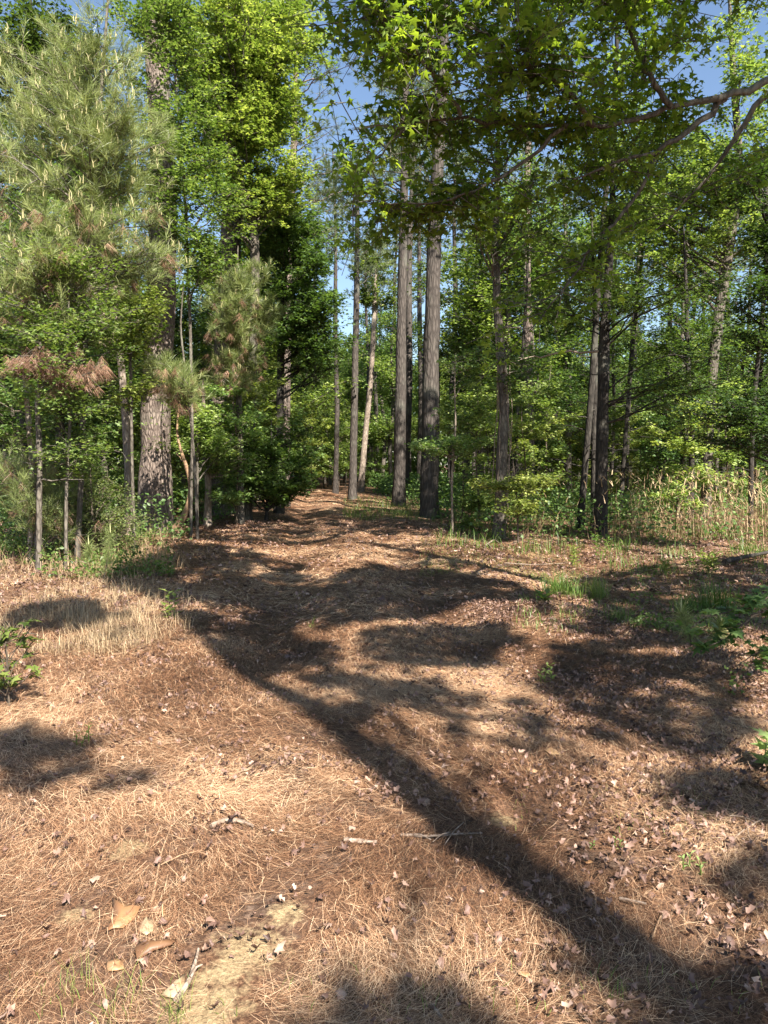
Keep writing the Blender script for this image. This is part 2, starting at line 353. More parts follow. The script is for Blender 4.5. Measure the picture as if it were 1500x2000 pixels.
def tufts(g, pos, ax, rg, nn, L, wd, bias=0., droop=0.):
    n = len(pos)*nn; d = unit(rg.normal(0, .5, (n, 3))+np.repeat(ax, nn, 0)); d[:, 2] -= droop; d = unit(d)
    b = np.repeat(pos, nn, 0)-np.repeat(ax, nn, 0)*rg.uniform(0, .12, n)[:, None]; l = (L*rg.uniform(.65, 1.1, n))[:, None]
    s = unit(np.cross(d, rg.normal(0, 1, (n, 3))))*wd
    m = b+d*l*.6; e = b+d*l; e[:, 2] -= l[:, 0]*.10
    v = np.stack([b-s*.5, b+s*.5, m+s*.4, m-s*.4, e], 1); f = np.array([(0, 1, 2), (0, 2, 3), (3, 2, 4)])[None]+(np.arange(n)*5)[:, None, None]
    tn = np.clip(np.repeat(rg.normal(.45+bias, .2, len(pos)), nn)+rg.normal(0, .17, n), 0, .9)
    g.add(v.reshape(-1, 3), f3=f.reshape(-1, 3), tint=np.repeat(tn, 5))
def trunk_at(tp, tr, z):
    k = int(np.clip(np.searchsorted(tp[:, 2], z), 1, len(tp)-1)); f = np.clip((z-tp[k-1, 2])/max(tp[k, 2]-tp[k-1, 2], 1e-6), 0, 1)
    return tp[k-1]*(1-f)+tp[k]*f, tr[k-1]*(1-f)+tr[k]*f
def tree(name, label, cat, tp, tr, blobs, seed, bark='bark_gum', leafm='leaf', kind='leaf', size=.1, tmpl=RH, ntw=10, nl=26, tl=.8,
         tilt=.45, spread=.07, droop=0., flat=.35, sides=12, zmin=1.0, slope=.5, stubs=0, group=None, keep=None, bias=0.,
         nn=42, nL=.17, nw=.0035, candles=0, dead=0, seg=40, limb_r=.012, wob=0., parts=True, flare=.45):
    """tp: trunk centre points (world, rising), tr radii; blobs: (centre, radii, number of limbs)"""
    rg = np.random.default_rng(seed); tp = np.asarray(tp, float); base = tp[0].copy()
    root = thing(name, label, cat, base, group)
    pts, rad = smooth_poly(tp, tr, seg)
    if wob: pts[1:-1, :2] += (np.cumsum(rg.normal(0, wob, (seg-2, 2)), 0)*np.sin(np.linspace(0, PI, seg-2))[:, None])
    zz = pts[:, 2]-base[2]; rad2 = rad*(1+flare*np.exp(-np.maximum(zz, 0)/(rad[0]*2.2)))
    pts[0, 2] -= .25
    gt = Geo(); tube(gt, pts, rad2, sides, rough=.10, seed=seed % 97)
    gb = gt; gl = Geo(); gc = gl; gd = Geo()
    for (c, r, n) in blobs:
        for q in in_ell(c, r, n, rg):
            if keep is not None and not keep(q[None])[0] and rg.random() < .8: continue
            hd = np.hypot(q[0]-pts[-1, 0], q[1]-pts[-1, 1]); z0 = np.clip(q[2]-slope*hd-rg.uniform(0, .4), base[2]+zmin, pts[-1, 2]-.1)
            a, ra = trunk_at(pts, rad, z0); L = np.linalg.norm(q-a)
            r0 = min(ra*.6, limb_r*L+.006)
            p = limb(gb, a, q, r0, max(.003, r0*.22), rg, sides=5)
            st, en = foliage_along(p, rg, ntw, tl, flat=flat)
            for s_, e_ in zip(st, en):
                m_ = (s_+e_)/2+rg.normal(0, .04, 3); tube(gb, np.array([s_, m_, e_]), [.006 if L > 1 else .004, .004, .002], 3)
            if kind == 'leaf': put_leaves(gl, st, en, rg, nl, size, tmpl, tilt, spread, droop, keep, bias)
            else:
                ax = unit(en-st+np.array([0, 0, .35])); po = np.concatenate([en, st+(en-st)*.55, p[-1:]]); ax2 = np.concatenate([ax, ax, unit(ax[:1])])
                dd = rg.random(len(po)) < dead*np.clip(1.6-(po[:, 2]-base[2]-zmin)/2, 0, 1)
                tufts(gl, po[~dd], ax2[~dd], rg, nn, nL, nw, bias)
                if dd.any(): tufts(gd, po[dd], ax2[dd], rg, nn, nL, nw, droop=1.3)
                if candles:
                    for e_ in en[rg.random(len(en)) < candles]:
                        for _ in range(rg.integers(1, 4)):
                            h = rg.uniform(.06, .16); o = e_+rg.normal(0, .02, 3); tube(gc, [o, o+np.array([rg.normal(0, .01), 0, h*.6]), o+np.array([rg.normal(0, .02), 0, h])], [.008, .007, .003], 4, tint=1.)
    for _ in range(stubs):
        z0 = rg.uniform(base[2]+zmin*.4, base[2]+zmin+.3*(pts[-1, 2]-base[2])); a, ra = trunk_at(pts, rad, z0); th = rg.uniform(0, 2*PI); L = rg.uniform(.3, 1.6)
        limb(gb, a, a+np.array([math.cos(th), math.sin(th), rg.uniform(-.1, .3)])*L, .014, .004, rg, sides=4)
    gt.build('trunk', M[bark], root, base, True)
    if gl.n: gl.build('crown', M[leafm], root, base)
    if gd.n: gd.build('dead_needles', M['dead_needle'], root, base)
    return root
def vtrunk(x, y, h, lean=(0, 0), bend=.15, n=5, seed=0):
    rg = np.random.default_rng(seed+999); z0 = H(x, y); u = np.linspace(0, 1, n)
    p = np.stack([x+lean[0]*u*h+rg.normal(0, bend, n)*np.sin(u*PI), y+lean[1]*u*h+rg.normal(0, bend, n)*np.sin(u*PI), z0+u*h], 1); return p
def pxtrunk(Y, *pp):                    # trunk through photo points, first point set on the ground
    p = np.array([P(a, b, Y) for a, b in pp]); p[0, 2] = H(p[0, 0], Y); return p

def E(px, py, Y, rx, rz, n, ry=None):   # blob from photo size
    s = Y/F; return (P(px, py, Y), (rx*s, (ry if ry else rx*s*.9), rz*s), n)
exec_main = True

# ---------------------------------------------------------------- big left pine and its neighbours
tree('pine_tree', 'massive pine with pale plated bark and wide flared base beside the path', 'tree',
     pxtrunk(17, (302, 1035), (304, 850), (316, 560), (320, 350), (302, 60), (296, -500), (300, -900)), [.35, .325, .30, .27, .24, .18, .05],
     [(P(300, -500, 17), (3, 3, 3), 24)], 1, 'bark_pine', 'needle_far', 'pine', sides=28, zmin=11, ntw=9, nn=30, nw=.006, seg=90, stubs=9, flare=.35)
tree('pine_tree', 'thick dark pine standing behind the big plated one, forked limb to the right', 'tree',
     pxtrunk(23, (432, 1004), (434, 800), (450, 500), (460, 300), (474, 120), (480, -400), (470, -700)), [.36, .33, .31, .29, .26, .18, .05],
     [(P(480, -380, 23), (3, 3, 3), 20), E(600, 60, 23, 90, 60, 4)], 2, 'bark_pine', 'needle_far', 'pine', sides=20, zmin=9, ntw=9, nn=30, nw=.007, seg=70, stubs=8)
tree('slender_tree', 'slender mottled trunk hugging the left side of the big pine', 'tree',
     pxtrunk(15.5, (252, 1030), (250, 900), (243, 780), (236, 700), (225, 560), (215, 380)), [.095, .085, .08, .07, .05, .02],
     [E(200, 600, 15.5, 100, 80, 16), E(170, 460, 15.5, 90, 70, 10)], 3, 'bark_pale', 'leaf', size=.11, tmpl=TRI3, zmin=3, ntw=9, nl=22, bias=.15)
# curved tan sapling at foot of pine
root = thing('bent_sapling', 'leafless tan sapling curving up from the foot of the big pine', 'sapling', (*G(345, 1040)[:2], H(*G(345, 1040)[:2])))
ob = np.array(root.location); gg = Geo()
pts, rad = smooth_poly([P(342, 1034, 16), P(358, 1012, 16), P(370, 985, 16), P(374, 950, 16), P(366, 915, 16), P(356, 890, 16), P(345, 850, 16), P(350, 780, 16)], [.09, .075, .065, .055, .045, .035, .025, .012], 30)
tube(gg, pts, rad, 9, rough=.15); limb(gg, pts[14], P(340, 880, 16), .015, .005, rng); gg.build('trunk', M['tan_stick'], root, ob, True)
gg = Geo(); st = pts[18:]; put_leaves(gg, st, st+rng.normal(0, .35, st.shape), rng, 25, .1, TRI3, .45, .1); gg.build('crown', M['leaf'], root, ob)
tree('sapling_tree', 'short mossy trunk with bright foot and leafy top, near bent sapling', 'tree',
     pxtrunk(18.5, (405, 1012), (407, 940), (402, 880), (398, 820), (396, 740)), [.095, .085, .08, .06, .02], [E(415, 850, 18.5, 50, 60, 14), E(440, 900, 18, 50, 30, 7)], 5, 'bark_pale', 'leaf', size=.1, tmpl=TRI3, zmin=1.2, ntw=8, nl=22, bias=.1)

tree('pine_tree', 'sparse pine whose thin boughs cross the blue gap above the path', 'tree',
     pxtrunk(27, (556, 998), (558, 800), (564, 500), (575, 250), (580, 50)), [.17, .16, .14, .11, .04],
     [E(640, 330, 27, 70, 100, 13), E(650, 180, 27, 60, 90, 7), E(630, 440, 27, 60, 50, 6), E(600, 40, 27, 90, 50, 6)], 74, 'bark_pine', 'needle_far', 'pine', zmin=8, ntw=7, nn=22, nw=.007, nL=.2, seg=40, stubs=6, slope=.3)
# young pines with candle shoots
tree('young_pine', 'tall young pine with silvery needles and upright pale shoots, far left', 'tree',
     pxtrunk(11.5, (150, 1090), (160, 900), (165, 700), (180, 400), (200, 150), (215, -60)), [.042, .04, .038, .034, .026, .012],
     [E(110, 330, 11.5, 150, 200, 42), E(210, 180, 11.5, 120, 150, 26), E(60, 500, 11, 120, 90, 24), E(230, 400, 11.5, 80, 100, 10), E(310, 520, 12.5, 70, 30, 9), E(120, 620, 11.5, 110, 60, 8), E(10, 220, 11.5, 70, 130, 12), E(280, 300, 12, 50, 110, 8)], 6,
     'bark_gum', 'needle', 'pine', zmin=3.2, slope=.35, ntw=11, tl=.45, nn=24, nL=.22, nw=.0042, candles=.25, dead=.14, bias=.15, flat=.8)
tree('young_pine', 'young pine drooping over big trunk with dull brown needles underneath', 'tree',
     pxtrunk(15, (386, 1040), (380, 900), (366, 760), (352, 640), (358, 560)), [.03, .027, .023, .018, .008],
     [E(345, 725, 14, 70, 38, 15)], 7, 'bark_gum', 'needle', 'pine', zmin=1.6, slope=.2, ntw=9, tl=.4, nn=30, nL=.24, nw=.0048, dead=.1, bias=.1, flat=.6)
tree('young_pine', 'grey-green young pine with brown dead needles hanging below, left of path', 'tree',
     pxtrunk(19, (470, 1010), (468, 850), (465, 700), (462, 560), (465, 480)), [.09, .08, .065, .04, .012],
     [E(475, 600, 18.5, 75, 85, 34), E(455, 700, 18.5, 50, 60, 16)], 8, 'bark_gum', 'needle', 'pine', zmin=3, slope=.3, ntw=9, tl=.5, nn=30, nL=.24, nw=.006, candles=.3, dead=.2, bias=.05, flat=.6)

# broadleaf crowns on the left
tree('broadleaf_sapling', 'many-branched sunny sapling screening the stem of the tall young pine', 'sapling',
     pxtrunk(10.9, (128, 1110), (130, 950), (138, 800), (132, 650), (136, 560)), [.026, .024, .02, .014, .005],
     [E(130, 700, 10.9, 120, 90, 22), E(150, 850, 10.9, 90, 90, 13), E(60, 600, 10.9, 90, 70, 12), E(215, 620, 10.9, 70, 50, 8), E(60, 480, 11, 70, 50, 6), E(170, 520, 11, 60, 40, 5)], 73, 'bark_gum', 'leaf', zmin=.5, slope=.25, size=.075, tmpl=TRI3, ntw=8, nl=18, tl=.42, flat=.22, bias=.22, limb_r=.008)
tree('broadleaf_tree', 'slim leafy tree whose bright sprays half hide the massive pine', 'tree',
     pxtrunk(15.8, (372, 1032), (376, 850), (372, 650), (362, 400), (345, 200), (340, 20)), [.035, .033, .031, .027, .02, .01],
     [E(340, 150, 15.5, 110, 150, 26), E(400, 380, 15.5, 90, 130, 24), E(300, 330, 15, 70, 90, 8), E(360, 520, 15.5, 60, 50, 6), E(300, 60, 15.5, 90, 60, 10)], 9, 'bark_gum', 'leaf', zmin=3, bias=.2, size=.1, tmpl=TRI3, ntw=9, nl=22, tl=.7)
tree('broadleaf_tree', 'leafy tree with dark lower trunk behind the tall young pine', 'tree',
     pxtrunk(16.5, (118, 1030), (116, 800), (122, 500), (130, 250)), [.1, .09, .07, .02],
     [E(120, 480, 16.5, 150, 170, 46), E(190, 760, 16.5, 70, 110, 16), E(60, 760, 16.5, 90, 90, 14), E(200, 330, 16.5, 90, 100, 14)], 18, 'bark_dark', 'leaf', zmin=2, size=.115, tmpl=TRI3, ntw=10, nl=24, tl=.8, bias=.1)
tree('young_pine', 'short wispy young pine with sparse needles at the lower left edge', 'tree',
     pxtrunk(11.6, (70, 1095), (72, 1000), (68, 900), (75, 830)), [.03, .027, .02, .006],
     [E(70, 940, 11.6, 90, 90, 22), E(150, 1000, 11.6, 60, 50, 8)], 71, 'bark_gum', 'needle', 'pine', zmin=.2, slope=.3, ntw=8, tl=.4, nn=26, nL=.2, nw=.003, dead=.1, flat=.7, limb_r=.008)
tree('leafy_bush', 'fine twiggy bush in dry grass below the tall young pine', 'bush',
     pxtrunk(12.2, (180, 1090), (182, 1030), (178, 960), (176, 900)), [.02, .018, .014, .005],
     [E(175, 990, 12.2, 110, 80, 30), E(270, 1030, 12.6, 50, 40, 9)], 72, 'twig', 'leaf_grey', zmin=.1, size=.05, tmpl=RH, ntw=8, nl=16, tl=.4, limb_r=.006)
tree('leafy_bush', 'shadowy bush of small leaves left of the massive pine foot', 'bush',
     pxtrunk(14, (150, 1070), (152, 1000), (150, 930)), [.03, .025, .008],
     [E(150, 960, 14, 110, 80, 40), E(60, 930, 14, 90, 90, 24)], 19, 'twig', 'leaf_deep', zmin=.15, size=.08, tmpl=TRI3, ntw=9, nl=22, tl=.5)

BL = dict(size=.125, tmpl=TRI3, ntw=12, nl=26, tl=.9)
tree('sweetgum_tree', 'sunlit leafy tree filling the gap between the two thick pines', 'tree',
     pxtrunk(20.5, (480, 1005), (490, 800), (500, 500), (480, 250), (470, 0), (470, -200)), [.15, .14, .12, .09, .05, .02],
     [E(480, 120, 20, 150, 150, 80), E(420, 240, 19, 120, 150, 40), E(550, 300, 20.5, 80, 120, 36), E(440, 50, 19, 140, 90, 34), E(600, 50, 21, 50, 70, 9)], 10, 'bark_gum', 'leaf', bias=.18, zmin=4, **BL)
tree('maple_tree', 'dense deep green tree drooping over the path left of the far gap', 'tree',
     pxtrunk(23, (545, 1000), (545, 850), (550, 650), (560, 450), (565, 330)), [.14, .13, .11, .07, .02],
     [E(585, 560, 22.5, 95, 170, 52), E(630, 640, 22.5, 60, 80, 18), E(530, 430, 22.5, 90, 70, 16)], 11, 'bark_dark', 'leaf_deep', zmin=2.5, bias=.1, **BL)
tree('leafy_bush', 'low dark leafy bush leaning out over the left edge of path', 'bush',
     pxtrunk(20, (520, 1012), (525, 940), (530, 880), (530, 820)), [.05, .045, .03, .01],
     [E(530, 920, 20, 105, 65, 46), E(470, 880, 20, 50, 50, 14), E(590, 850, 21, 50, 50, 10)], 12, 'bark_dark', 'leaf', zmin=.25, size=.11, tmpl=TRI3, ntw=9, nl=26, tl=.6)
tree('broadleaf_tree', 'dark green broadleaf crown in the top left corner behind the young pine', 'tree',
     pxtrunk(19, (40, 1010), (45, 800), (50, 500), (60, 200), (60, 0)), [.17, .15, .13, .09, .03],
     [E(60, 120, 19, 130, 130, 40), E(30, 350, 19, 120, 90, 16)], 13, 'bark_dark', 'leaf_deep', zmin=4, **BL)
tree('broadleaf_sapling', 'bright leafy sapling with layered sprays at the left edge', 'sapling',
     pxtrunk(12, (60, 1075), (62, 900), (50, 750), (40, 600), (40, 500)), [.05, .045, .04, .025, .008],
     [E(50, 590, 12, 100, 60, 14), E(120, 690, 12, 90, 40, 9), E(20, 800, 12, 60, 60, 8)], 14, 'bark_pale', 'leaf', zmin=1.6, slope=.25, size=.095, tmpl=TRI3, ntw=8, nl=20, tl=.55, flat=.2, bias=.22)
tree('broadleaf_sapling', 'bright sapling with thin pale stem in front of the big pine', 'sapling',
     pxtrunk(13.5, (262, 1060), (258, 900), (256, 760), (252, 620), (255, 560)), [.03, .027, .024, .016, .006],
     [E(258, 600, 13.5, 60, 50, 14), E(215, 670, 13.5, 70, 40, 9), E(250, 740, 13.5, 50, 40, 5)], 15, 'bark_gum', 'leaf', zmin=1.6, slope=.25, size=.095, tmpl=TRI3, ntw=7, nl=18, tl=.4, flat=.2, bias=.3)
tree('broadleaf_sapling', 'sapling with sunny layered leaves just right of the bent sapling', 'sapling',
     pxtrunk(17.5, (385, 1030), (386, 900), (380, 780), (378, 720)), [.035, .03, .02, .008],
     [E(375, 830, 17.5, 55, 50, 14), E(440, 860, 17.5, 40, 25, 6)], 16, 'bark_gum', 'leaf', zmin=.8, size=.1, tmpl=TRI3, ntw=8, nl=20, tl=.4, flat=.25, bias=.28)
tree('forked_snag', 'crooked forked tree draped with rusty dead needles at far left', 'tree',
     pxtrunk(10.8, (75, 1115), (78, 900), (72, 780), (85, 720), (75, 650)), [.04, .038, .035, .03, .015],
     [E(90, 700, 10.6, 75, 20, 8), E(185, 715, 10.6, 25, 22, 5)], 17, 'bark_gum', 'dead_needle', 'pine', zmin=2.2, slope=.1, ntw=7, tl=.35, nn=36, nL=.16, nw=.004, dead=1.0, stubs=4)

# ---------------------------------------------------------------- centre pines
tree('pine_tree', 'straight dark pine with thickest trunk right of the path', 'tree',
     pxtrunk(23, (838, 1006), (842, 700), (850, 400), (864, 180), (872, -200), (870, -420)), [.275, .245, .20, .17, .11, .03],
     [(P(872, -250, 23), (2.6, 2.6, 2.6), 22), E(880, 0, 23, 160, 90, 8)], 20, 'bark_pine_shaded_grey', 'needle_far', 'pine', sides=20, zmin=12, ntw=9, nn=30, nw=.007, seg=70, stubs=6, flare=.3)
tree('pine_tree', 'straight grey pine immediately left of the thickest path-side pine', 'tree',
     pxtrunk(29, (779, 985), (783, 700), (787, 500), (791, 250), (795, 0), (795, -150)), [.24, .20, .17, .14, .08, .03],
     [E(790, 60, 29, 130, 120, 26), E(700, 300, 29, 90, 60, 7), E(860, 250, 29, 60, 50, 4)], 21, 'bark_pine_shaded_grey', 'needle_far', 'pine', sides=16, zmin=9, ntw=9, nn=26, nw=.009, nL=.22, seg=60, stubs=10, flare=.3)
tree('pine_tree', 'narrow dark pine standing right at the far bend of the path', 'tree',
     pxtrunk(34, (688, 974), (692, 800), (696, 600), (698, 420), (700, 330)), [.18, .165, .14, .1, .04],
     [E(700, 400, 34, 70, 90, 22), E(655, 330, 34, 60, 50, 8), E(720, 500, 34, 40, 50, 5)], 22, 'bark_pine_shaded_grey', 'needle_far', 'pine', sides=12, zmin=6, ntw=8, nn=24, nw=.010, nL=.24, stubs=8)
tree('leaning_tree', 'pale slim trunk leaning right just behind the bend pine', 'tree',
     pxtrunk(42, (704, 958), (713, 850), (725, 740), (731, 600), (735, 500)), [.17, .16, .15, .12, .05],
     [E(735, 560, 42, 50, 60, 16)], 23, 'bark_pale', 'leaf', size=.16, ntw=9, nl=24, zmin=7)
tree('slender_tree', 'crooked vine-draped trunk with peeling pale strips, right of the path pines', 'tree',
     pxtrunk(16.5, (975, 1043), (979, 920), (985, 800), (979, 690), (971, 600), (968, 450), (972, 330), (975, 200)), [.14, .125, .115, .105, .095, .08, .06, .02],
     [E(1000, 420, 16, 130, 90, 14), E(960, 250, 16, 130, 90, 14), E(985, 690, 16, 60, 60, 3)], 24, 'bark_gum', 'leaf_deep', size=.1, tmpl=TRI3, zmin=3.2, ntw=10, nl=20, seg=60, stubs=6, flare=.25)
tree('pine_tree', 'tall pine with rough brown bark behind the crooked vine-draped trunk', 'tree',
     pxtrunk(27, (1036, 990), (1034, 800), (1030, 600), (1028, 400), (1035, 150), (1035, -50)), [.17, .16, .145, .12, .09, .03],
     [E(1035, 50, 27, 120, 120, 20)], 25, 'bark_pine', 'needle_far', 'pine', zmin=10, ntw=8, nn=26, nw=.008, nL=.22, stubs=12, seg=50)
tree('dark_tree', 'blackish straight trunk on the right forest edge, bare horizontal branch', 'tree',
     pxtrunk(16.8, (1173, 1043), (1175, 900), (1178, 760), (1180, 650), (1188, 540), (1195, 420), (1200, 260), (1205, 150)), [.155, .14, .13, .12, .09, .075, .05, .02],
     [E(1200, 330, 16.5, 140, 110, 20), E(1340, 560, 15.5, 150, 40, 7), E(1320, 720, 15.5, 140, 40, 7), E(1080, 560, 16.5, 80, 60, 6)], 26, 'bark_dark', 'leaf_deep', limb_r=.0075, size=.1, tmpl=TRI3, zmin=2.6, slope=.3, ntw=11, nl=24, seg=60, stubs=8, flare=.25)
tree('slender_tree', 'thin dark trunk close behind the blackish straight one', 'tree',
     pxtrunk(19, (1160, 1020), (1160, 850), (1165, 700), (1160, 560), (1155, 400)), [.08, .075, .06, .05, .015],
     [E(1150, 470, 19, 90, 90, 14)], 27, 'bark_dark', 'leaf', size=.11, tmpl=TRI3, zmin=4, ntw=9, nl=22)
tree('sweetgum_tree', 'tall tree with bright sunlit foliage on the right, leaning trunk', 'tree',
     pxtrunk(21, (1378, 1000), (1385, 820), (1398, 640), (1420, 520), (1446, 330), (1434, 180), (1425, 0)), [.15, .145, .14, .13, .11, .09, .04],
     [E(1310, 420, 21.5, 140, 130, 42), E(1250, 330, 22, 70, 90, 12), E(1450, 420, 21, 70, 90, 12), E(1440, 120, 20, 60, 120, 8)], 28, 'bark_gum', 'leaf', bias=.2, zmin=5, **BL)
tree('slender_tree', 'thin straight dark trunk left of the leaning right-hand tree', 'tree',
     pxtrunk(20, (1350, 1010), (1352, 850), (1343, 700), (1340, 560), (1335, 440)), [.075, .07, .06, .05, .015],
     [E(1340, 620, 20, 110, 70, 18), E(1400, 760, 19, 100, 60, 12)], 29, 'bark_dark', 'leaf_deep', size=.11, tmpl=TRI3, zmin=2.5, ntw=9, nl=24)
tree('broadleaf_tree', 'dark shaded understory tree at the right edge above dry cane', 'tree',
     pxtrunk(14, (1540, 1060), (1535, 850), (1520, 600), (1500, 420), (1490, 300)), [.1, .09, .08, .06, .02],
     [E(1500, 560, 13.5, 90, 150, 24), E(1430, 810, 14, 110, 80, 18), E(1470, 330, 13, 60, 60, 6)], 30, 'bark_dark', 'leaf_deep', size=.09, tmpl=TRI3, zmin=1.4, slope=.25, ntw=11, nl=26, flat=.22)
tree('broadleaf_sapling', 'slim sapling holding a bright horizontal leaf spray before the thick pine', 'sapling',
     pxtrunk(17.5, (884, 1035), (882, 930), (890, 840), (888, 760), (890, 690)), [.026, .024, .02, .015, .006],
     [E(850, 868, 17.3, 55, 12, 9), E(910, 866, 17.3, 40, 10, 5), E(905, 730, 17.5, 35, 35, 4), E(935, 700, 17.5, 35, 30, 4)], 31, 'bark_pale', 'leaf', size=.095, tmpl=TRI3, zmin=1.3, slope=.1, ntw=7, nl=22, tl=.42, flat=.15, bias=.32)
tree('broadleaf_sapling', 'low sapling with lit horizontal spray across the crooked trunk', 'sapling',
     pxtrunk(15.6, (1012, 1050), (1010, 980), (1005, 930), (1000, 880)), [.02, .018, .014, .006],
     [E(1045, 938, 15.4, 50, 10, 8), E(960, 945, 15.4, 35, 10, 5), E(1000, 985, 15.4, 45, 25, 6)], 32, 'twig', 'leaf', size=.085, tmpl=TRI3, zmin=.5, slope=.1, ntw=7, nl=22, tl=.36, flat=.15, bias=.3)
tree('broadleaf_sapling', 'low green sapling at the foot of the thick path-side pine', 'sapling',
     pxtrunk(18.5, (900, 1030), (905, 980), (905, 930)), [.02, .015, .006],
     [E(915, 985, 18.5, 30, 25, 6), E(940, 1015, 17.8, 25, 15, 5)], 33, 'twig', 'leaf', size=.085, tmpl=TRI3, zmin=.15, slope=.2, ntw=7, nl=20, tl=.35)

vt_ = [o for o in bpy.data.objects if o.get('label', '').startswith('crooked vine')][0]; gg = Geo()
vp, vr = smooth_poly(pxtrunk(16.5, (975, 1043), (979, 920), (985, 800), (979, 690), (971, 600), (968, 450)), [.14, .125, .115, .105, .095, .08], 40)
for k in range(6):
    a0, a1 = sorted(rng.integers(0, 39, 2)); a1 = max(a1, min(39, a0+10)); th = rng.uniform(3.4, 6.0)+np.cumsum(rng.normal(0, .12, a1-a0)); r_ = vr[a0:a1]*1.15+.02+np.abs(np.cumsum(rng.normal(0, .012, a1-a0)))
    q = vp[a0:a1]+np.stack([np.cos(th)*r_, np.sin(th)*r_, 0*th], 1); tube(gg, q, np.linspace(.011, .005, len(q)), 5); 
gg.build('vines', M['stick'], vt_, np.array(vt_.location), True)['kind'] = 'stuff'
# bare dead branch reaching left from the dark tree
gg = Geo(); a = P(1168, 686, 16.4); b = P(992, 708, 16.2); p = limb(gg, a, b, .028, .008, rng, n=12, up=.03)
for k in range(9):
    q = p[rng.integers(2, 11)]; limb(gg, q, q+np.array([rng.uniform(-.6, .3), rng.uniform(-.3, .3), rng.uniform(-.45, .35)]), .007, .002, rng, sides=4)
tr_ = [o for o in bpy.data.objects if o.get('label', '').startswith('blackish straight')][0]
gg.build('dead_branch', M['stick'], tr_, np.array(tr_.location), True)

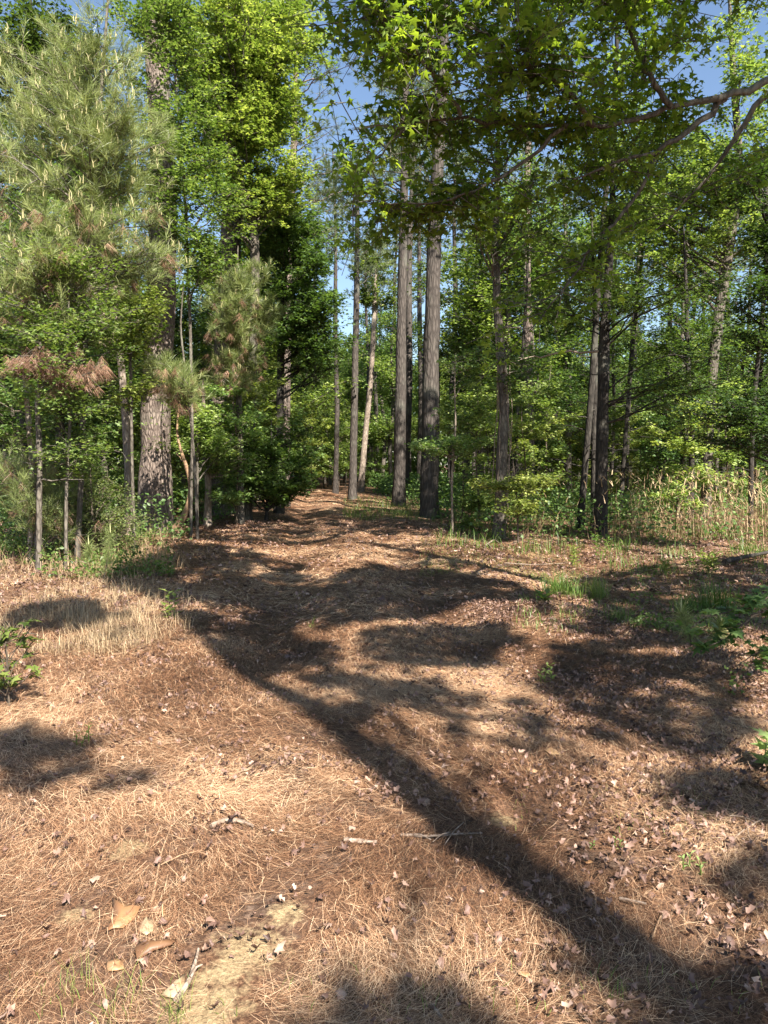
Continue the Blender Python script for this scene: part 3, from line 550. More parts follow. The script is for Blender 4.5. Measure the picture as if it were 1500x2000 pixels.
# ---------------------------------------------------------------- overhanging star-leaved tree on the right
def overhang():
    rg = np.random.default_rng(50)
    bx, by = 4.6, 6.4; base = np.array([bx, by, H(bx, by)])
    root = thing('sweetgum_tree', 'star-leaved tree outside right edge, its long pale limb arching overhead', 'tree', base)
    tp, tr = smooth_poly([(bx, by, base[2]-.2), (bx-.05, by, 2.5), (bx-.15, by-.1, 5), (bx-.1, by-.2, 8), (bx, by-.2, 11)], [.2, .17, .14, .09, .03], 40)
    gt = Geo(); tube(gt, tp, tr, 14, rough=.1)
    gb = gt; gl = Geo(); S = []
    def br(Y, pp, r0, r1, n=16):
        Ys = np.linspace(Y[0], Y[1], len(pp)); q = np.array([P(a, b, y) for (a, b), y in zip(pp, Ys)])
        pts, rad = smooth_poly(q, np.linspace(r0, r1, len(q)), n); pts[1:-1] += rg.normal(0, .012, (n-2, 3)); tube(gb, pts, rad, 8, rough=.15, seed=int(a_[0]))
        return pts
    a_ = [3]
    m1 = br((6.1, 5.2), [(1600, 120), (1500, 155), (1425, 188), (1350, 206), (1300, 206), (1240, 236), (1150, 246), (1060, 246), (960, 236), (880, 226), (790, 246), (700, 252)], .031, .006, 30)
    m2 = br((6.0, 5.6), [(1415, 192), (1380, 225), (1330, 270), (1270, 300), (1190, 320), (1120, 350)], .03, .006)
    m3 = br((6.0, 5.8), [(1290, 292), (1265, 340), (1225, 410), (1160, 480), (1100, 560), (1040, 640)], .018, .004)
    m4 = br((5.4, 4.9), [(1160, 246), (1130, 190), (1060, 150), (990, 100), (930, 60)], .02, .005)
    m5 = br((5.7, 5.3), [(1310, 206), (1270, 160), (1235, 90), (1225, 20), (1200, -60)], .025, .008)
    m6 = br((5.4, 5.4), [(1100, 250), (1050, 300), (980, 350), (900, 390), (800, 400), (700, 395)], .015, .004)
    m7 = br((6.3, 5.0), [(1650, -60), (1500, -60), (1350, -20), (1200, 10), (1050, 0), (900, -30), (800, -20), (700, 40)], .05, .008, 24)
    m8 = br((6.3, 6.8), [(1600, 120), (1500, 170), (1450, 250), (1400, 330), (1330, 400), (1280, 450)], .03, .006)
    m10 = br((5.2, 4.8), [(900, 226), (850, 150), (800, 80), (740, 20), (700, -40)], .016, .005)
    m11 = br((5.2, 5.6), [(800, 244), (740, 300), (700, 360), (690, 420)], .009, .003)
    m9 = br((6.4, 4.4), [(1600, -200), (1450, -180), (1300, -140), (1150, -100), (980, -80)], .04, .01)
    tube(gb, np.array([tp[22], tp[22]+(m1[0]-tp[22])*.6+[0, 0, .1], m1[0]]), [.07, .045, .031], 8)
    tube(gb, np.array([tp[26], m7[0]]), [.07, .05], 8); tube(gb, np.array([tp[28], m9[0]]), [.07, .04], 8); tube(gb, np.array([tp[21], m8[0]]), [.05, .03], 8)
    dens = [(m1, 70, .25), (m2, 24, .2), (m3, 24, .0), (m4, 60, .1), (m5, 45, .2), (m6, 50, .3), (m7, 130, .1), (m8, 16, .1), (m9, 24, .0), (m10, 50, .1), (m11, 22, .1)]
    for p, n, lo in dens:
        u = rg.uniform(lo, 1, n)*(len(p)-1); k = np.minimum(u.astype(int), len(p)-2); st = p[k]+(p[k+1]-p[k])*(u-k)[:, None]
        d = rg.normal(0, 1, (n, 3)); d[:, 2] = d[:, 2]*.45+(.12 if p is m1 else 0.)
        if p is m1 or p is m2 or p is m6: d[:, 1] = np.abs(d[:, 1])+.5
        d = unit(d); en = st+d*rg.uniform(.25, .85, n)[:, None]
        # keep an open window of sky near the right end of the limb
        for s_, e_ in zip(st, en):
            px, py = pix(*e_)
            if 1330 < px < 1480 and 60+60 < py < 400: continue
            if px < 640 and py > 120: continue
            q = np.array([s_, (s_+e_)/2+rg.normal(0, .03, 3)+[0, 0, .03], e_]); tube(gb, q, [.005, .0035, .002], 4)
            S.append((s_, e_))
    st = np.array([a for a, b in S]); en = np.array([b for a, b in S])
    # side twigs
    s2 = np.repeat(st+(en-st)*.55, 2, 0); e2 = s2+unit(rg.normal(0, 1, s2.shape)*[1, 1, .4])*rg.uniform(.15, .4, len(s2))[:, None]
    for a, b in zip(s2, e2): tube(gb, np.array([a, (a+b)/2+[0, 0, .01], b]), [.003, .002, .0015], 3)
    put_leaves(gl, np.concatenate([st, s2]), np.concatenate([en, e2]), rg, 8, .062, STAR2, .9, .045, .45, bias=.15)
    # the rest of its crown above the picture
    for q in in_ell((bx-.3, by-.3, 8.6), (2.2, 2.4, 2.2), 16, rg):
        a, ra = trunk_at(tp, tr, np.clip(q[2]-.8, 3, 10.5)); p = limb(gb, a, q, .03, .006, rg, sides=5); s_, e_ = foliage_along(p, rg, 9, .8)
        put_leaves(gl, s_, e_, rg, 16, .11, TRI3, .6, .06)
    gb.build('trunk', M['bark_gum'], root, base, True); gl.build('crown', M['leaf_gum'], root, base)
overhang()

# ---------------------------------------------------------------- unseen trees: crowns shaped to throw the mapped shade on the path
SHADE = [([(430, 992), (700, 985), (900, 1003), (1000, 1040), (880, 1052), (700, 1040), (640, 1062), (480, 1070), (330, 1052)], .52),
 ([(200, 1090), (330, 1055), (480, 1080), (590, 1098), (610, 1150), (560, 1172), (420, 1168), (330, 1182), (220, 1150)], .95),
 ([(560, 1165), (640, 1145), (690, 1105), (860, 1110), (940, 1125), (1010, 1140), (1080, 1162), (1030, 1172), (900, 1178), (860, 1198), (760, 1216), (600, 1238), (560, 1248), (480, 1252), (350, 1228), (320, 1195), (450, 1200), (500, 1180)], .97),
 ([(340, 1225), (480, 1250), (620, 1250), (670, 1278), (600, 1305), (520, 1315), (430, 1270), (380, 1255)], .7),
 ([(700, 1240), (860, 1212), (990, 1218), (1015, 1250), (960, 1292), (850, 1305), (760, 1295), (690, 1268)], .85),
 ([(560, 1320), (700, 1300), (840, 1322), (870, 1380), (800, 1435), (720, 1445), (640, 1400)], .5),
 ([(1030, 1158), (1200, 1188), (1340, 1222), (1420, 1250), (1200, 1256), (1080, 1222)], .95),
 ([(1090, 1262), (1300, 1236), (1430, 1290), (1450, 1370), (1440, 1440), (1370, 1490), (1250, 1440), (1150, 1400), (1040, 1330)], .60),
 ([(-80, 1455), (90, 1438), (190, 1468), (205, 1490), (90, 1512), (-80, 1522)], .98),
 ([(-80, 1520), (120, 1508), (330, 1495), (395, 1520), (300, 1552), (120, 1577), (-80, 1612)], .42),
 ([(610, 1895), (760, 1875), (900, 1900), (1000, 1960), (1050, 2100), (590, 2100)], .75),
 ([(1290, 1520), (1400, 1495), (1540, 1535), (1540, 1595), (1380, 1585)], .92),
 ([(1370, 1690), (1540, 1665), (1540, 1745), (1400, 1725)], .9),
 ([(1200, 1840), (1400, 1890), (1540, 1925), (1540, 2150), (1280, 2150), (1140, 1900)], .85),
 ([(880, 1335), (1150, 1400), (1250, 1480), (1100, 1505), (950, 1455), (820, 1440)], .4),
 ([(1120, 1120), (1560, 1060), (1560, 1240), (1340, 1222), (1180, 1180)], .6),
 ([(0, 1180), (170, 1175), (260, 1215), (120, 1245), (0, 1240)], .6)]
CLEAR = [[(430, 1335), (560, 1400), (830, 1640), (1110, 1860), (1000, 1875), (690, 1640), (340, 1370)], [(690, 1400), (800, 1410), (1000, 1530), (1260, 1620), (1350, 1760), (1350, 1850), (1200, 1790), (900, 1580)]]
def inpoly(px, py, poly):
    c = np.zeros(len(px), bool); n = len(poly)
    for i in range(n):
        x1, y1 = poly[i]; x2, y2 = poly[(i+1) % n]
        if y1 == y2: continue
        c ^= ((y1 > py) != (y2 > py)) & (px < (x2-x1)*(py-y1)/(y2-y1)+x1)
    return c
krg = np.random.default_rng(5)
LA = .0042                                                  # shade cast by one leaf, square metres
def shade_leaves():
    out = []
    def samp(x0, x1, y0, y1, dfun):
        n = int((x1-x0)*(y1-y0)*4.2/LA); x = krg.uniform(x0, x1, n); y = krg.uniform(y0, y1, n)
        d = np.clip(dfun(x, y), 0, .985); k = krg.random(n) < -np.log(1-d)/4.2; out.append(np.stack([x[k], y[k]], 1))
    def f(x, y):
        yy = np.maximum(y, 1.2); px, py = pix(x+.16*(vnoise(x*3, y*3, 40)-.5)+.12*(vnoise(x*9, y*9, 45)-.5), yy+.2*(vnoise(x*3, y*3, 41)-.5)+.16*(vnoise(x*9, y*9, 46)-.5), np.zeros(len(x)))
        pr = np.zeros(len(x))
        for poly, d in SHADE: pr = np.maximum(pr, d*inpoly(px, py, poly))
        for poly in CLEAR: pr = np.where(inpoly(px, py, poly), 0, pr)
        dap = np.where(vnoise(x*4.5, y*4.5, 42)*.6+vnoise(x*10, y*10, 43)*.4 > 1-pr*1.05+.02, .96, .08)
        fl = vnoise(x*2.6, y*2.0, 47)*.5+vnoise(x*6.5, y*5, 48)*.3+vnoise(x*14, y*12, 50)*.2
        pr = np.where(pr > .9, np.where(fl > .60, .12, .97), np.where(pr == 0, np.where((vnoise(x*7, y*4, 49) > .86) & (py < 1340), .6, 0), dap))
        pr = np.where((px > 1580) & (y < 14) & ((py < 1350) | (py > 1560)), np.where(fl > .56, .2, .9), pr)
        return np.where(y < 1.5, .3, pr)
    samp(-4, 6.5, -1, 14.5, f); samp(-7, 6, 14.5, 26, f)
    g_ = np.concatenate(out); z = np.maximum(7.4, (1.6+.6*g_[:, 1])/1.507+1.1)+1.4*vnoise(g_[:, 0]*.9, g_[:, 1]*.9, 44)+krg.uniform(-.5, .9, len(g_)); k = z/math.tan(SEL)
    return np.stack([g_[:, 0]+SH[0]*k, g_[:, 1]+SH[1]*k, z], 1)
SL = shade_leaves()
tb = np.array([1.03, 2.13])+SH*6.0
TP = []
for a, b in ((1420, 1990), (1275, 1900), (1128, 1800), (985, 1690), (860, 1590), (692, 1450), (590, 1370), (490, 1315), (440, 1280), (390, 1240)):
    g_ = G(a, b); k = float((tb-g_[:2])@SH); TP.append([g_[0]+SH[0]*k, g_[1]+SH[1]*k, g_[2]+k*math.tan(SEL)])
TP = np.array(TP); TP = np.vstack([[TP[0, 0]+.05, TP[0, 1], 0], [TP[0, 0]+.02, TP[0, 1], 3], TP])
ST = [('tree behind the viewer whose trunk throws the long diagonal shadow', tb[0], tb[1], TP, np.interp(TP[:, 2], [0, 5, 9, 13], [.17, .135, .125, .05])),
      ('unseen tall tree added at the right to shade the path and woodland edge', 7.8, 9.0, vtrunk(7.8, 9.0, 15, (-.003, .004), .05, seed=8), [.15, .14, .12, .09, .02]),  # added out of view to carry shade leaves over the farther path
      ('tree out of frame to the right shading the dark leaf litter', 8.4, .4, vtrunk(8.4, .4, 12, (-.003, .004), .05, seed=6), [.15, .14, .12, .09, .02])]
own = np.argmin(np.stack([np.hypot(SL[:, 0]-a[1], SL[:, 1]-a[2]) for a in ST]), 0)
for k, (lb, x, y, vt, rr) in enumerate(ST):
    L_ = SL[own == k]; rg = np.random.default_rng(60+k)
    tp, tr = smooth_poly(vt, rr, 60); h = tp[-1, 2]; base = tp[0].copy()
    root = thing('shade_tree', lb, 'tree', base); gt = Geo(); tp[0, 2] -= .2
    tube(gt, tp, tr*(1+.4*np.exp(-np.maximum(tp[:, 2], 0)/.5)), 14, rough=.08, seed=k)
    q = L_[rg.choice(len(L_), min(38, len(L_)), False)]
    for t_ in q:
        a, ra = trunk_at(tp, tr, np.clip(t_[2]-.35*np.hypot(t_[0]-x, t_[1]-y), 6.0, h-1)); limb(gt, a, t_, .015, .004, rg, sides=5)
        near = L_[np.argsort(((L_-t_)**2).sum(1))[:240:24]]
        for e_ in near: tube(gt, np.array([t_, (t_+e_)/2+[0, 0, .02], e_]), [.005, .004, .002], 3)
    n = len(L_); gl = Geo(); nr = rg.normal(0, .5, (n, 3)); nr[:, 2] = np.abs(nr[:, 2])+.7
    nr[:, :2] += SH*.4
    leaves(gl, TRI3, L_, nr, rg.normal(0, 1, (n, 3)), .13*rg.uniform(.75, 1.2, n), np.clip(rg.normal(.5, .2, n), 0, 1))
    gt.build('trunk', M['bark_gum'], root, base, True); gl.build('crown', M['leaf'], root, base)

# ---------------------------------------------------------------- woods behind: prototypes, then copies
def proto(kind, seed):
    rg = np.random.default_rng(seed)
    if kind == 'broad':
        h = 11; return tree('broadleaf_tree', 'x', 'tree', vtrunk(0, -90, h, bend=.25, seed=seed), [.13, .12, .1, .06, .02],
            [((0, -90, 8), (2.1, 2.1, 3.4), 38), ((.8, -90.5, 4.4), (1.9, 1.9, 1.4), 10)], seed, 'bark_gum', 'leaf', size=.16, ntw=10, nl=21, tl=1.0, zmin=2.2, sides=8, seg=20, spread=.16, bias=.08)
    if kind == 'pole':
        h = 13; return tree('slender_tree', 'x', 'tree', vtrunk(0, -90, h, bend=.35, seed=seed), [.075, .07, .06, .045, .015],
            [((0, -90, 11), (1.5, 1.5, 2.2), 12), ((0, -90, 6), (1.0, 1.0, 2.5), 4)], seed, 'bark_gum' if seed % 2 else 'bark_dark', 'leaf', size=.15, ntw=8, nl=18, tl=.9, zmin=3, sides=7, seg=20, spread=.14, stubs=12)
    if kind == 'deep':
        h = 8; return tree('understory_tree', 'x', 'tree', vtrunk(0, -90, h, bend=.2, seed=seed), [.08, .07, .06, .04, .015],
            [((0, -90, 5), (2.0, 2.0, 2.8), 34), ((0, -90, 2.2), (1.7, 1.7, 1.1), 12)], seed, 'bark_dark', 'leaf_deep', size=.14, ntw=10, nl=20, tl=.9, zmin=.8, sides=7, seg=16, spread=.14, flat=.2, bias=.05)
    if kind == 'pine':
        h = 21; return tree('pine_tree', 'x', 'tree', vtrunk(0, -90, h, bend=.18, seed=seed), [.17, .16, .14, .1, .03],
            [((0, -90, 17.5), (2.3, 2.3, 3.2), 34)], seed, 'bark_pine_shaded_grey', 'needle_far', 'pine', ntw=9, nn=20, nL=.26, nw=.016, zmin=12, sides=9, seg=24, stubs=14)
    if kind == 'sap':
        h = 4.2; return tree('broadleaf_sapling', 'x', 'sapling', vtrunk(0, -90, h, bend=.15, seed=seed), [.03, .027, .02, .014, .005],
            [((0, -90, 2.8), (1.1, 1.1, 1.4), 16), ((0, -90, 1.1), (.9, .9, .6), 6)], seed, 'twig', 'leaf', size=.12, ntw=8, nl=20, tl=.6, zmin=.4, slope=.25, sides=5, seg=10, flat=.2, bias=.3)  # leaf tint lifted so saplings look sunlit at the path's far end
def side(px):
    for lim, s in ((-50, 'left beyond the frame edge'), (180, 'at the far left behind the young pine'), (330, 'behind the massive plated pine'), (470, 'behind the forked pine'),
                   (620, 'left of the path, behind the drooping dark tree'), (720, 'where the path disappears'), (815, 'behind the straight grey pine'), (930, 'behind the thickest path-side pine'),
                   (1010, 'behind the crooked vine-draped trunk'), (1120, 'between the crooked trunk and blackish trunk'), (1250, 'behind the blackish straight trunk'), (1400, 'behind the leaning right-hand tree'), (1560, 'at the far right above dry cane')):
        if px < lim: return s
    return 'right beyond the frame edge'
brg = np.random.default_rng(21); placed = []
protos = {}
names = {'broad': 'leafy broadleaf tree', 'deep': 'dark low-branched tree', 'pine': 'tall bare-stemmed pine', 'sap': 'small light green sapling', 'pole': 'thin bare-stemmed tree'}
def put(kind, x, y, s):
    px, _ = pix(x, y, 1.5); dep = 'near' if y < 27 else 'mid-distance' if y < 42 else 'distant'
    lb = f"{dep} {names[kind]} {side(px)}"; gp = f"{dep} {names[kind]}s {side(px)}"
    key = (kind, int(brg.integers(0, 2 if kind != 'broad' else 3)))
    z = H(x, y); rz = brg.uniform(0, 6.28); ti = tuple(brg.normal(0, .025, 2))
    if key not in protos:
        o = proto(kind, 200+len(protos)*7); protos[key] = o
        o.location = (x, y, z); o.rotation_euler = (ti[0], ti[1], rz); o.scale = (s, s, s); o['label'] = lb; o['group'] = gp
    else: dup(protos[key], (x, y, z), rz, s, lb, gp, ti)
def clear(x, y, r):
    for a, b, c in placed:
        if (a-x)**2+(b-y)**2 < ((r+c)/2)**2: return False
    placed.append((x, y, r)); return True
for kind, n, y0, y1, r, gap in (('pole', 34, 18.5, 46, 2.2, 4.0), ('pine', 40, 30, 75, 4.0, 3.2), ('broad', 90, 24, 78, 3.2, 3.4), ('deep', 78, 20, 62, 2.8, 3.2), ('sap', 80, 18, 52, 1.7, 2.4)):
    c = 0; tries = 0
    while c < n and tries < 4000:
        tries += 1; y = math.sqrt(brg.uniform(y0*y0, y1*y1)); x = brg.uniform(-1, 1)*(.56*y+2); d = x-pathx(min(y, 60))
        if abs(d) < gap and y < 41: continue
        px, _ = pix(x, y, 1.5)
        if kind != 'pine' and 30 < y < 60 and -1 < d < 8: continue
        if kind in ('broad', 'deep') and y < 34 and (600 < px < 1010): continue
        if kind in ('sap', 'pole') and y < 31 and 640 < px < 930: continue
        if kind == 'broad' and 610 < px < 700 and y < 50: continue
        if not clear(x, y, r): continue
        put(kind, x, y, brg.uniform(.8, 1.2)); c += 1
for k, (px, y) in enumerate(((610, 42), (632, 45), (655, 43.5), (675, 47), (640, 49), (690, 52), (715, 50), (735, 54), (600, 47), (662, 51))):
    put('sap', (px-CX)/F*y, y, 1.1+.15*(k % 3))
for k, (px, y) in enumerate(((745, 58), (725, 64), (765, 50), (700, 70), (645, 56), (620, 60), (672, 62), (930, 33), (905, 38), (955, 36), (560, 34), (500, 31), (990, 32), (1110, 33))):
    put('broad', (px-CX)/F*y, y, (1.25, 1.35, 1.1, 1.3, .8, .95, .95, 1.1, 1.2, 1.15, 1.2, 1.2, 1.2, 1.2)[k])
for px, y in ((655, 40), (720, 52), (610, 50), (925, 45), (1110, 40), (1290, 38)):
    put('pine', (px-CX)/F*y, y, .85)
# far mass of woods
g = Geo(); n = 170000; th = brg.uniform(-.75, .75, n); rr = brg.uniform(78, 100, n); x = rr*np.sin(th); y = rr*np.cos(th)
top = 9+6*vnoise(th*22, rr*0, 50)+3*vnoise(th*70, rr*.2, 51); z = brg.random(n)**.8*top
kp = (vnoise(x*.5, z*.7+y*.2, 52) > .3) | (z < 7); pos = np.stack([x, y, z], 1)[kp]; n = len(pos)
leaves(g, RH, pos, brg.normal(0, .8, (n, 3))+[0, 0, .6], brg.normal(0, 1, (n, 3)), .5, np.clip(vnoise(pos[:, 0]*.6, pos[:, 2]*.6, 53)*.8+brg.normal(0, .1, n), 0, 1))
tag(g.build('far_woods', M['leaf']), 'distant mass of green woods closing off the path', 'woods', kind='stuff')

# ---------------------------------------------------------------- undergrowth, grasses
g = Geo(); n = 260000; y = np.sqrt(brg.uniform(13**2, 60**2, n)); x = brg.uniform(-1, 1, n)*(.56*y+1.5); d = np.abs(x-pathx(np.minimum(y, 60)))
dn = vnoise(x*.9, y*.9, 60)*.6+vnoise(x*2.6, y*2.6, 61)*.4
kp = (d > 2.5+1.2*vnoise(x*.4, y*.4, 62)) & (dn > .44) & ~((y < 15.5) & (x > 1))
x, y, dn = x[kp], y[kp], dn[kp]; n = len(x); z = hgt(x, y)+brg.random(n)*np.clip((dn-.40)*4.5, .05, 1.0)
leaves(g, RH, np.stack([x, y, z], 1), brg.normal(0, .5, (n, 3))+[0, 0, .8], brg.normal(0, 1, (n, 3)), brg.uniform(.04, .09, n)*(1+y/40), np.clip(brg.normal(.45, .2, n), 0, 1))
tag(g.build('undergrowth', M['leaf']), 'low leafy undergrowth covering the woodland floor', 'undergrowth', kind='stuff')
def blades(g, x, y, L, wd, lean, tint, rg, z=None):
    n = len(x); th = rg.uniform(0, 2*PI, n); ln = np.abs(rg.normal(0, lean, n))
    up = np.stack([np.cos(th)*ln, np.sin(th)*ln, np.ones(n)], 1); up = unit(up)
    side_ = np.stack([-np.sin(th), np.cos(th), np.zeros(n)], 1); out = np.stack([np.cos(th), np.sin(th), np.zeros(n)], 1)
    b = np.stack([x, y, (hgt(x, y) if z is None else z)-.01], 1); wd = np.broadcast_to(wd, (n,))[:, None]*.5; L = L[:, None]
    m = b+up*L*.55; e = m+unit(up+out*(ln[:, None]*1.3+.25)-np.array([0, 0, .15]))*L*.45
    v = np.stack([b-side_*wd, b+side_*wd, m+side_*wd*.8, m-side_*wd*.8, e], 1); f = np.array([(0, 1, 2), (0, 2, 3), (3, 2, 4)])[None]+(np.arange(n)*5)[:, None, None]
    g.add(v.reshape(-1, 3), f3=f.reshape(-1, 3), tint=np.repeat(tint, 5))
# short yellow-green grass on the sunny verge, strip under the pines
g = Geo()
def patch(px0, px1, py0, py1, n, L0, L1, wd, tb, lean=.5, thr=.4):
    a = brg.uniform(px0, px1, n); b = brg.uniform(py0, py1, n); q = np.array([G(u, v)[:2] for u, v in zip(a, b)])
    kp = vnoise(q[:, 0]*2.3, q[:, 1]*1.6, 70) > thr; q = q[kp]; n = len(q)
    blades(g, q[:, 0], q[:, 1], brg.uniform(L0, L1, n), wd, lean, np.clip(brg.normal(tb, .2, n), 0, 1), brg)
patch(820, 1140, 1052, 1120, 9000, .02, .08, .006, .95, thr=.3); patch(1000, 1500, 1105, 1240, 2600, .04, .16, .006, .45, thr=.55)
patch(670, 850, 972, 1016, 2600, .08, .36, .010, .55, .5, .35); patch(850, 1500, 1010, 1075, 3500, .1, .45, .010, .4, thr=.55)
patch(0, 330, 1030, 1110, 2800, .1, .35, .007, .5, .8, thr=.45); patch(0, 1500, 1900, 2000, 160, .03, .08, .003, .7); patch(1000, 1400, 1530, 1640, 500, .015, .05, .003, .9, thr=.5)
patch(1150, 1500, 1040, 1110, 1500, .1, .35, .009, .4, thr=.58)
tag(g.build('grass', M['grass']), 'sparse green grass along the path edges', 'grass', kind='stuff')
# dry cane at right
g = Geo(); n = 3600; a = brg.uniform(1020, 1640, n); Y = brg.uniform(15.5, 21, n); x = (a-CX)/F*Y
kp = (vnoise(x*1.8, Y*1.8, 71) > .46) & ~((a < 1230) & (brg.random(n) < .75)); x, Y = x[kp], Y[kp]; n = len(x)
blades(g, x, Y, brg.uniform(.3, 1.45, n)*(.5+.7*vnoise(x*1.1, Y, 73)), .011, .38, np.clip(brg.normal(.2, .25, n), 0, 1), brg)  # stems tinted dark to stand in for shade over the cane
z = brg.uniform(.3, 1.5, n)+hgt(x, Y); blades(g, x+brg.normal(0, .1, n), Y, brg.uniform(.15, .35, n), .018, 1.6, np.clip(brg.normal(.5, .22, n), 0, 1), brg, z)
tag(g.build('dry_cane', M['straw']), 'thicket of dry tan cane in front of the right-hand woods', 'cane', kind='stuff')
# dry grass at left
g = Geo(); n = 12000; a = np.concatenate([brg.normal(180, 95, n//2), 300-np.abs(brg.normal(0, 190, n-n//2))]); b = np.concatenate([brg.normal(1215, 52, n//2), brg.uniform(1105, 1290, n-n//2)])
b = np.where((b > 1300) | (b < 1100), brg.uniform(1105, 1270, n), b); a = a+brg.normal(0, 22, len(a)); q = np.array([G(u, v)[:2] for u, v in zip(a, b)]); kp = vnoise(q[:, 0]*3.5, q[:, 1]*2, 72) > .36; q = q[kp]; n = len(q)
blades(g, q[:, 0], q[:, 1], brg.uniform(.07, .28, n), .0038, 1.4, np.clip(brg.normal(.6, .22, n), 0, 1), brg)
n = 2200; a = 330-np.abs(brg.normal(0, 170, n))+brg.normal(0, 30, n); b = brg.uniform(1050, 1130, n); q = np.array([G(u, v)[:2] for u, v in zip(a, b)])
blades(g, q[:, 0], q[:, 1], brg.uniform(.15, .5, n), .006, .9, np.clip(brg.normal(.4, .22, n), 0, 1), brg)
tag(g.build('dry_grass', M['straw']), 'matted dry tan grass on the left verge', 'dry grass', kind='stuff')

g = Geo(); n = 16000; a = brg.uniform(1230, 1640, n); b = 1215+np.abs(brg.normal(0, 1, n))*120; b = np.where(brg.random(n) < .5, brg.uniform(1060, 1240, n), b); b = np.clip(b, 1060, 1600)
q = np.array([G(u, v)[:2] for u, v in zip(a, b)]); kp = (vnoise(q[:, 0]*3, q[:, 1]*2.2, 75) > np.where(b > 1240, np.clip(1.25-(a-1330)/230*.9, .35, 2), .56)); q = q[kp]; n = len(q)
z = hgt(q[:, 0], q[:, 1])+brg.random(n)*.22*vnoise(q[:, 0]*3, q[:, 1]*2.2, 76)
leaves(g, TRI3, np.stack([q[:, 0], q[:, 1], z], 1), brg.normal(0, .5, (n, 3))+[0, 0, .8], brg.normal(0, 1, (n, 3)), brg.uniform(.02, .05, n), np.clip(brg.normal(.45, .2, n), 0, 1))
n = 14000; a = brg.uniform(-40, 340, n); b = brg.uniform(1040, 1135, n); q = np.array([G(u, v)[:2] for u, v in zip(a, b)]); kp = vnoise(q[:, 0]*1.8, q[:, 1]*1.8, 77) > .42+.3*sstep(230, 340, a); q = q[kp]; n = len(q)
z = hgt(q[:, 0], q[:, 1])+brg.random(n)*.55*vnoise(q[:, 0]*2, q[:, 1]*2, 78)
leaves(g, RH, np.stack([q[:, 0], q[:, 1], z], 1), brg.normal(0, .6, (n, 3))+[0, 0, .8], brg.normal(0, 1, (n, 3)), brg.uniform(.03, .07, n), np.clip(brg.normal(.4, .22, n), 0, 1))
tag(g.build('ground_cover', M['leaf']), 'low green leafy ground cover along both verges of the clearing', 'ground cover', kind='stuff')
# individual tufts and weeds
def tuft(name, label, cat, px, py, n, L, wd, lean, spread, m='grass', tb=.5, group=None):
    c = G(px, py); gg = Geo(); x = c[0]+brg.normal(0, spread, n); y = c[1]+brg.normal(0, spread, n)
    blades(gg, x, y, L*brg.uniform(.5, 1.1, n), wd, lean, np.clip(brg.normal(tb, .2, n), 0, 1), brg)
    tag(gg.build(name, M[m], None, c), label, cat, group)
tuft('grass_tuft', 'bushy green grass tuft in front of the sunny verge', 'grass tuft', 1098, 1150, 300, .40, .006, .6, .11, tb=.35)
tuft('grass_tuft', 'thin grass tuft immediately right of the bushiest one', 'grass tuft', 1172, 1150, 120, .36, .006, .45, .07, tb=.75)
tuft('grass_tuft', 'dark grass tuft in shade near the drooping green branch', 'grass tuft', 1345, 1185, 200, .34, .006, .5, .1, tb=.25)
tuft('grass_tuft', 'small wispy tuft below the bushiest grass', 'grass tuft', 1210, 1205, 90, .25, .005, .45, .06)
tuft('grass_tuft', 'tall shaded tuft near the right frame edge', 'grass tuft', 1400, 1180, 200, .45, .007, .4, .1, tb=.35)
tuft('grass_tuft', 'tiny bright sprig standing alone in the middle of path', 'grass tuft', 608, 1225, 14, .16, .007, .3, .01, tb=.9)
tuft('grass_tuft', 'yellow-green blades at the bottom edge, left of the broken stick', 'grass tuft', 232, 1975, 26, .17, .0022, .35, .03, tb=.9)
tuft('grass_tuft', 'fine upright blades near the bottom left corner', 'grass tuft', 150, 1940, 22, .14, .0018, .35, .03, tb=.8)
tuft('grass_tuft', 'short blades beside the broken stick on the sandy patch', 'grass tuft', 345, 1990, 22, .14, .002, .5, .025, tb=.85)
tuft('grass_tuft', 'little grass sprig in the bottom right trunk shadow', 'grass tuft', 1210, 1950, 20, .08, .002, .5, .02, tb=.6)
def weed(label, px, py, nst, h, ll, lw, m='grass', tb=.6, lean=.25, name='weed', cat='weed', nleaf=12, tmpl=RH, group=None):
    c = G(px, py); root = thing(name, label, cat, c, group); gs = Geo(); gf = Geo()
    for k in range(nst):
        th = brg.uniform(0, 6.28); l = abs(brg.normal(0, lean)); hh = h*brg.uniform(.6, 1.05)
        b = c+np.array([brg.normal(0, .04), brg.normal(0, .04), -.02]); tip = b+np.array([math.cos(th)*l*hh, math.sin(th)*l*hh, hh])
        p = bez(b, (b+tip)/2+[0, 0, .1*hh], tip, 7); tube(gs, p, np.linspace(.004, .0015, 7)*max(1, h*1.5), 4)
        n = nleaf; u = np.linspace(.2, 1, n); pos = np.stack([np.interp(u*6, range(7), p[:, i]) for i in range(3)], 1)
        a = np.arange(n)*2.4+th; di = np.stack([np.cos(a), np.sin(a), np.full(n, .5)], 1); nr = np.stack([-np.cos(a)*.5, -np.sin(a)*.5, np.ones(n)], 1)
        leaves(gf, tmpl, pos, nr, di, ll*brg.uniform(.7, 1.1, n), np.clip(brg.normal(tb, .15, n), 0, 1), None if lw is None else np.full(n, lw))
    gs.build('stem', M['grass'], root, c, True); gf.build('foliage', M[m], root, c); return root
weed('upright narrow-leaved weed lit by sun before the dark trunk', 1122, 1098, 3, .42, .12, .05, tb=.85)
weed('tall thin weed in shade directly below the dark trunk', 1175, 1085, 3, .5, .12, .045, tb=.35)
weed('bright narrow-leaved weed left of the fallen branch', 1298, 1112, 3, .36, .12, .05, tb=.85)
weed('clump of bright bladed weeds beside the fallen branch', 1385, 1108, 6, .42, .15, .05, tb=.8)
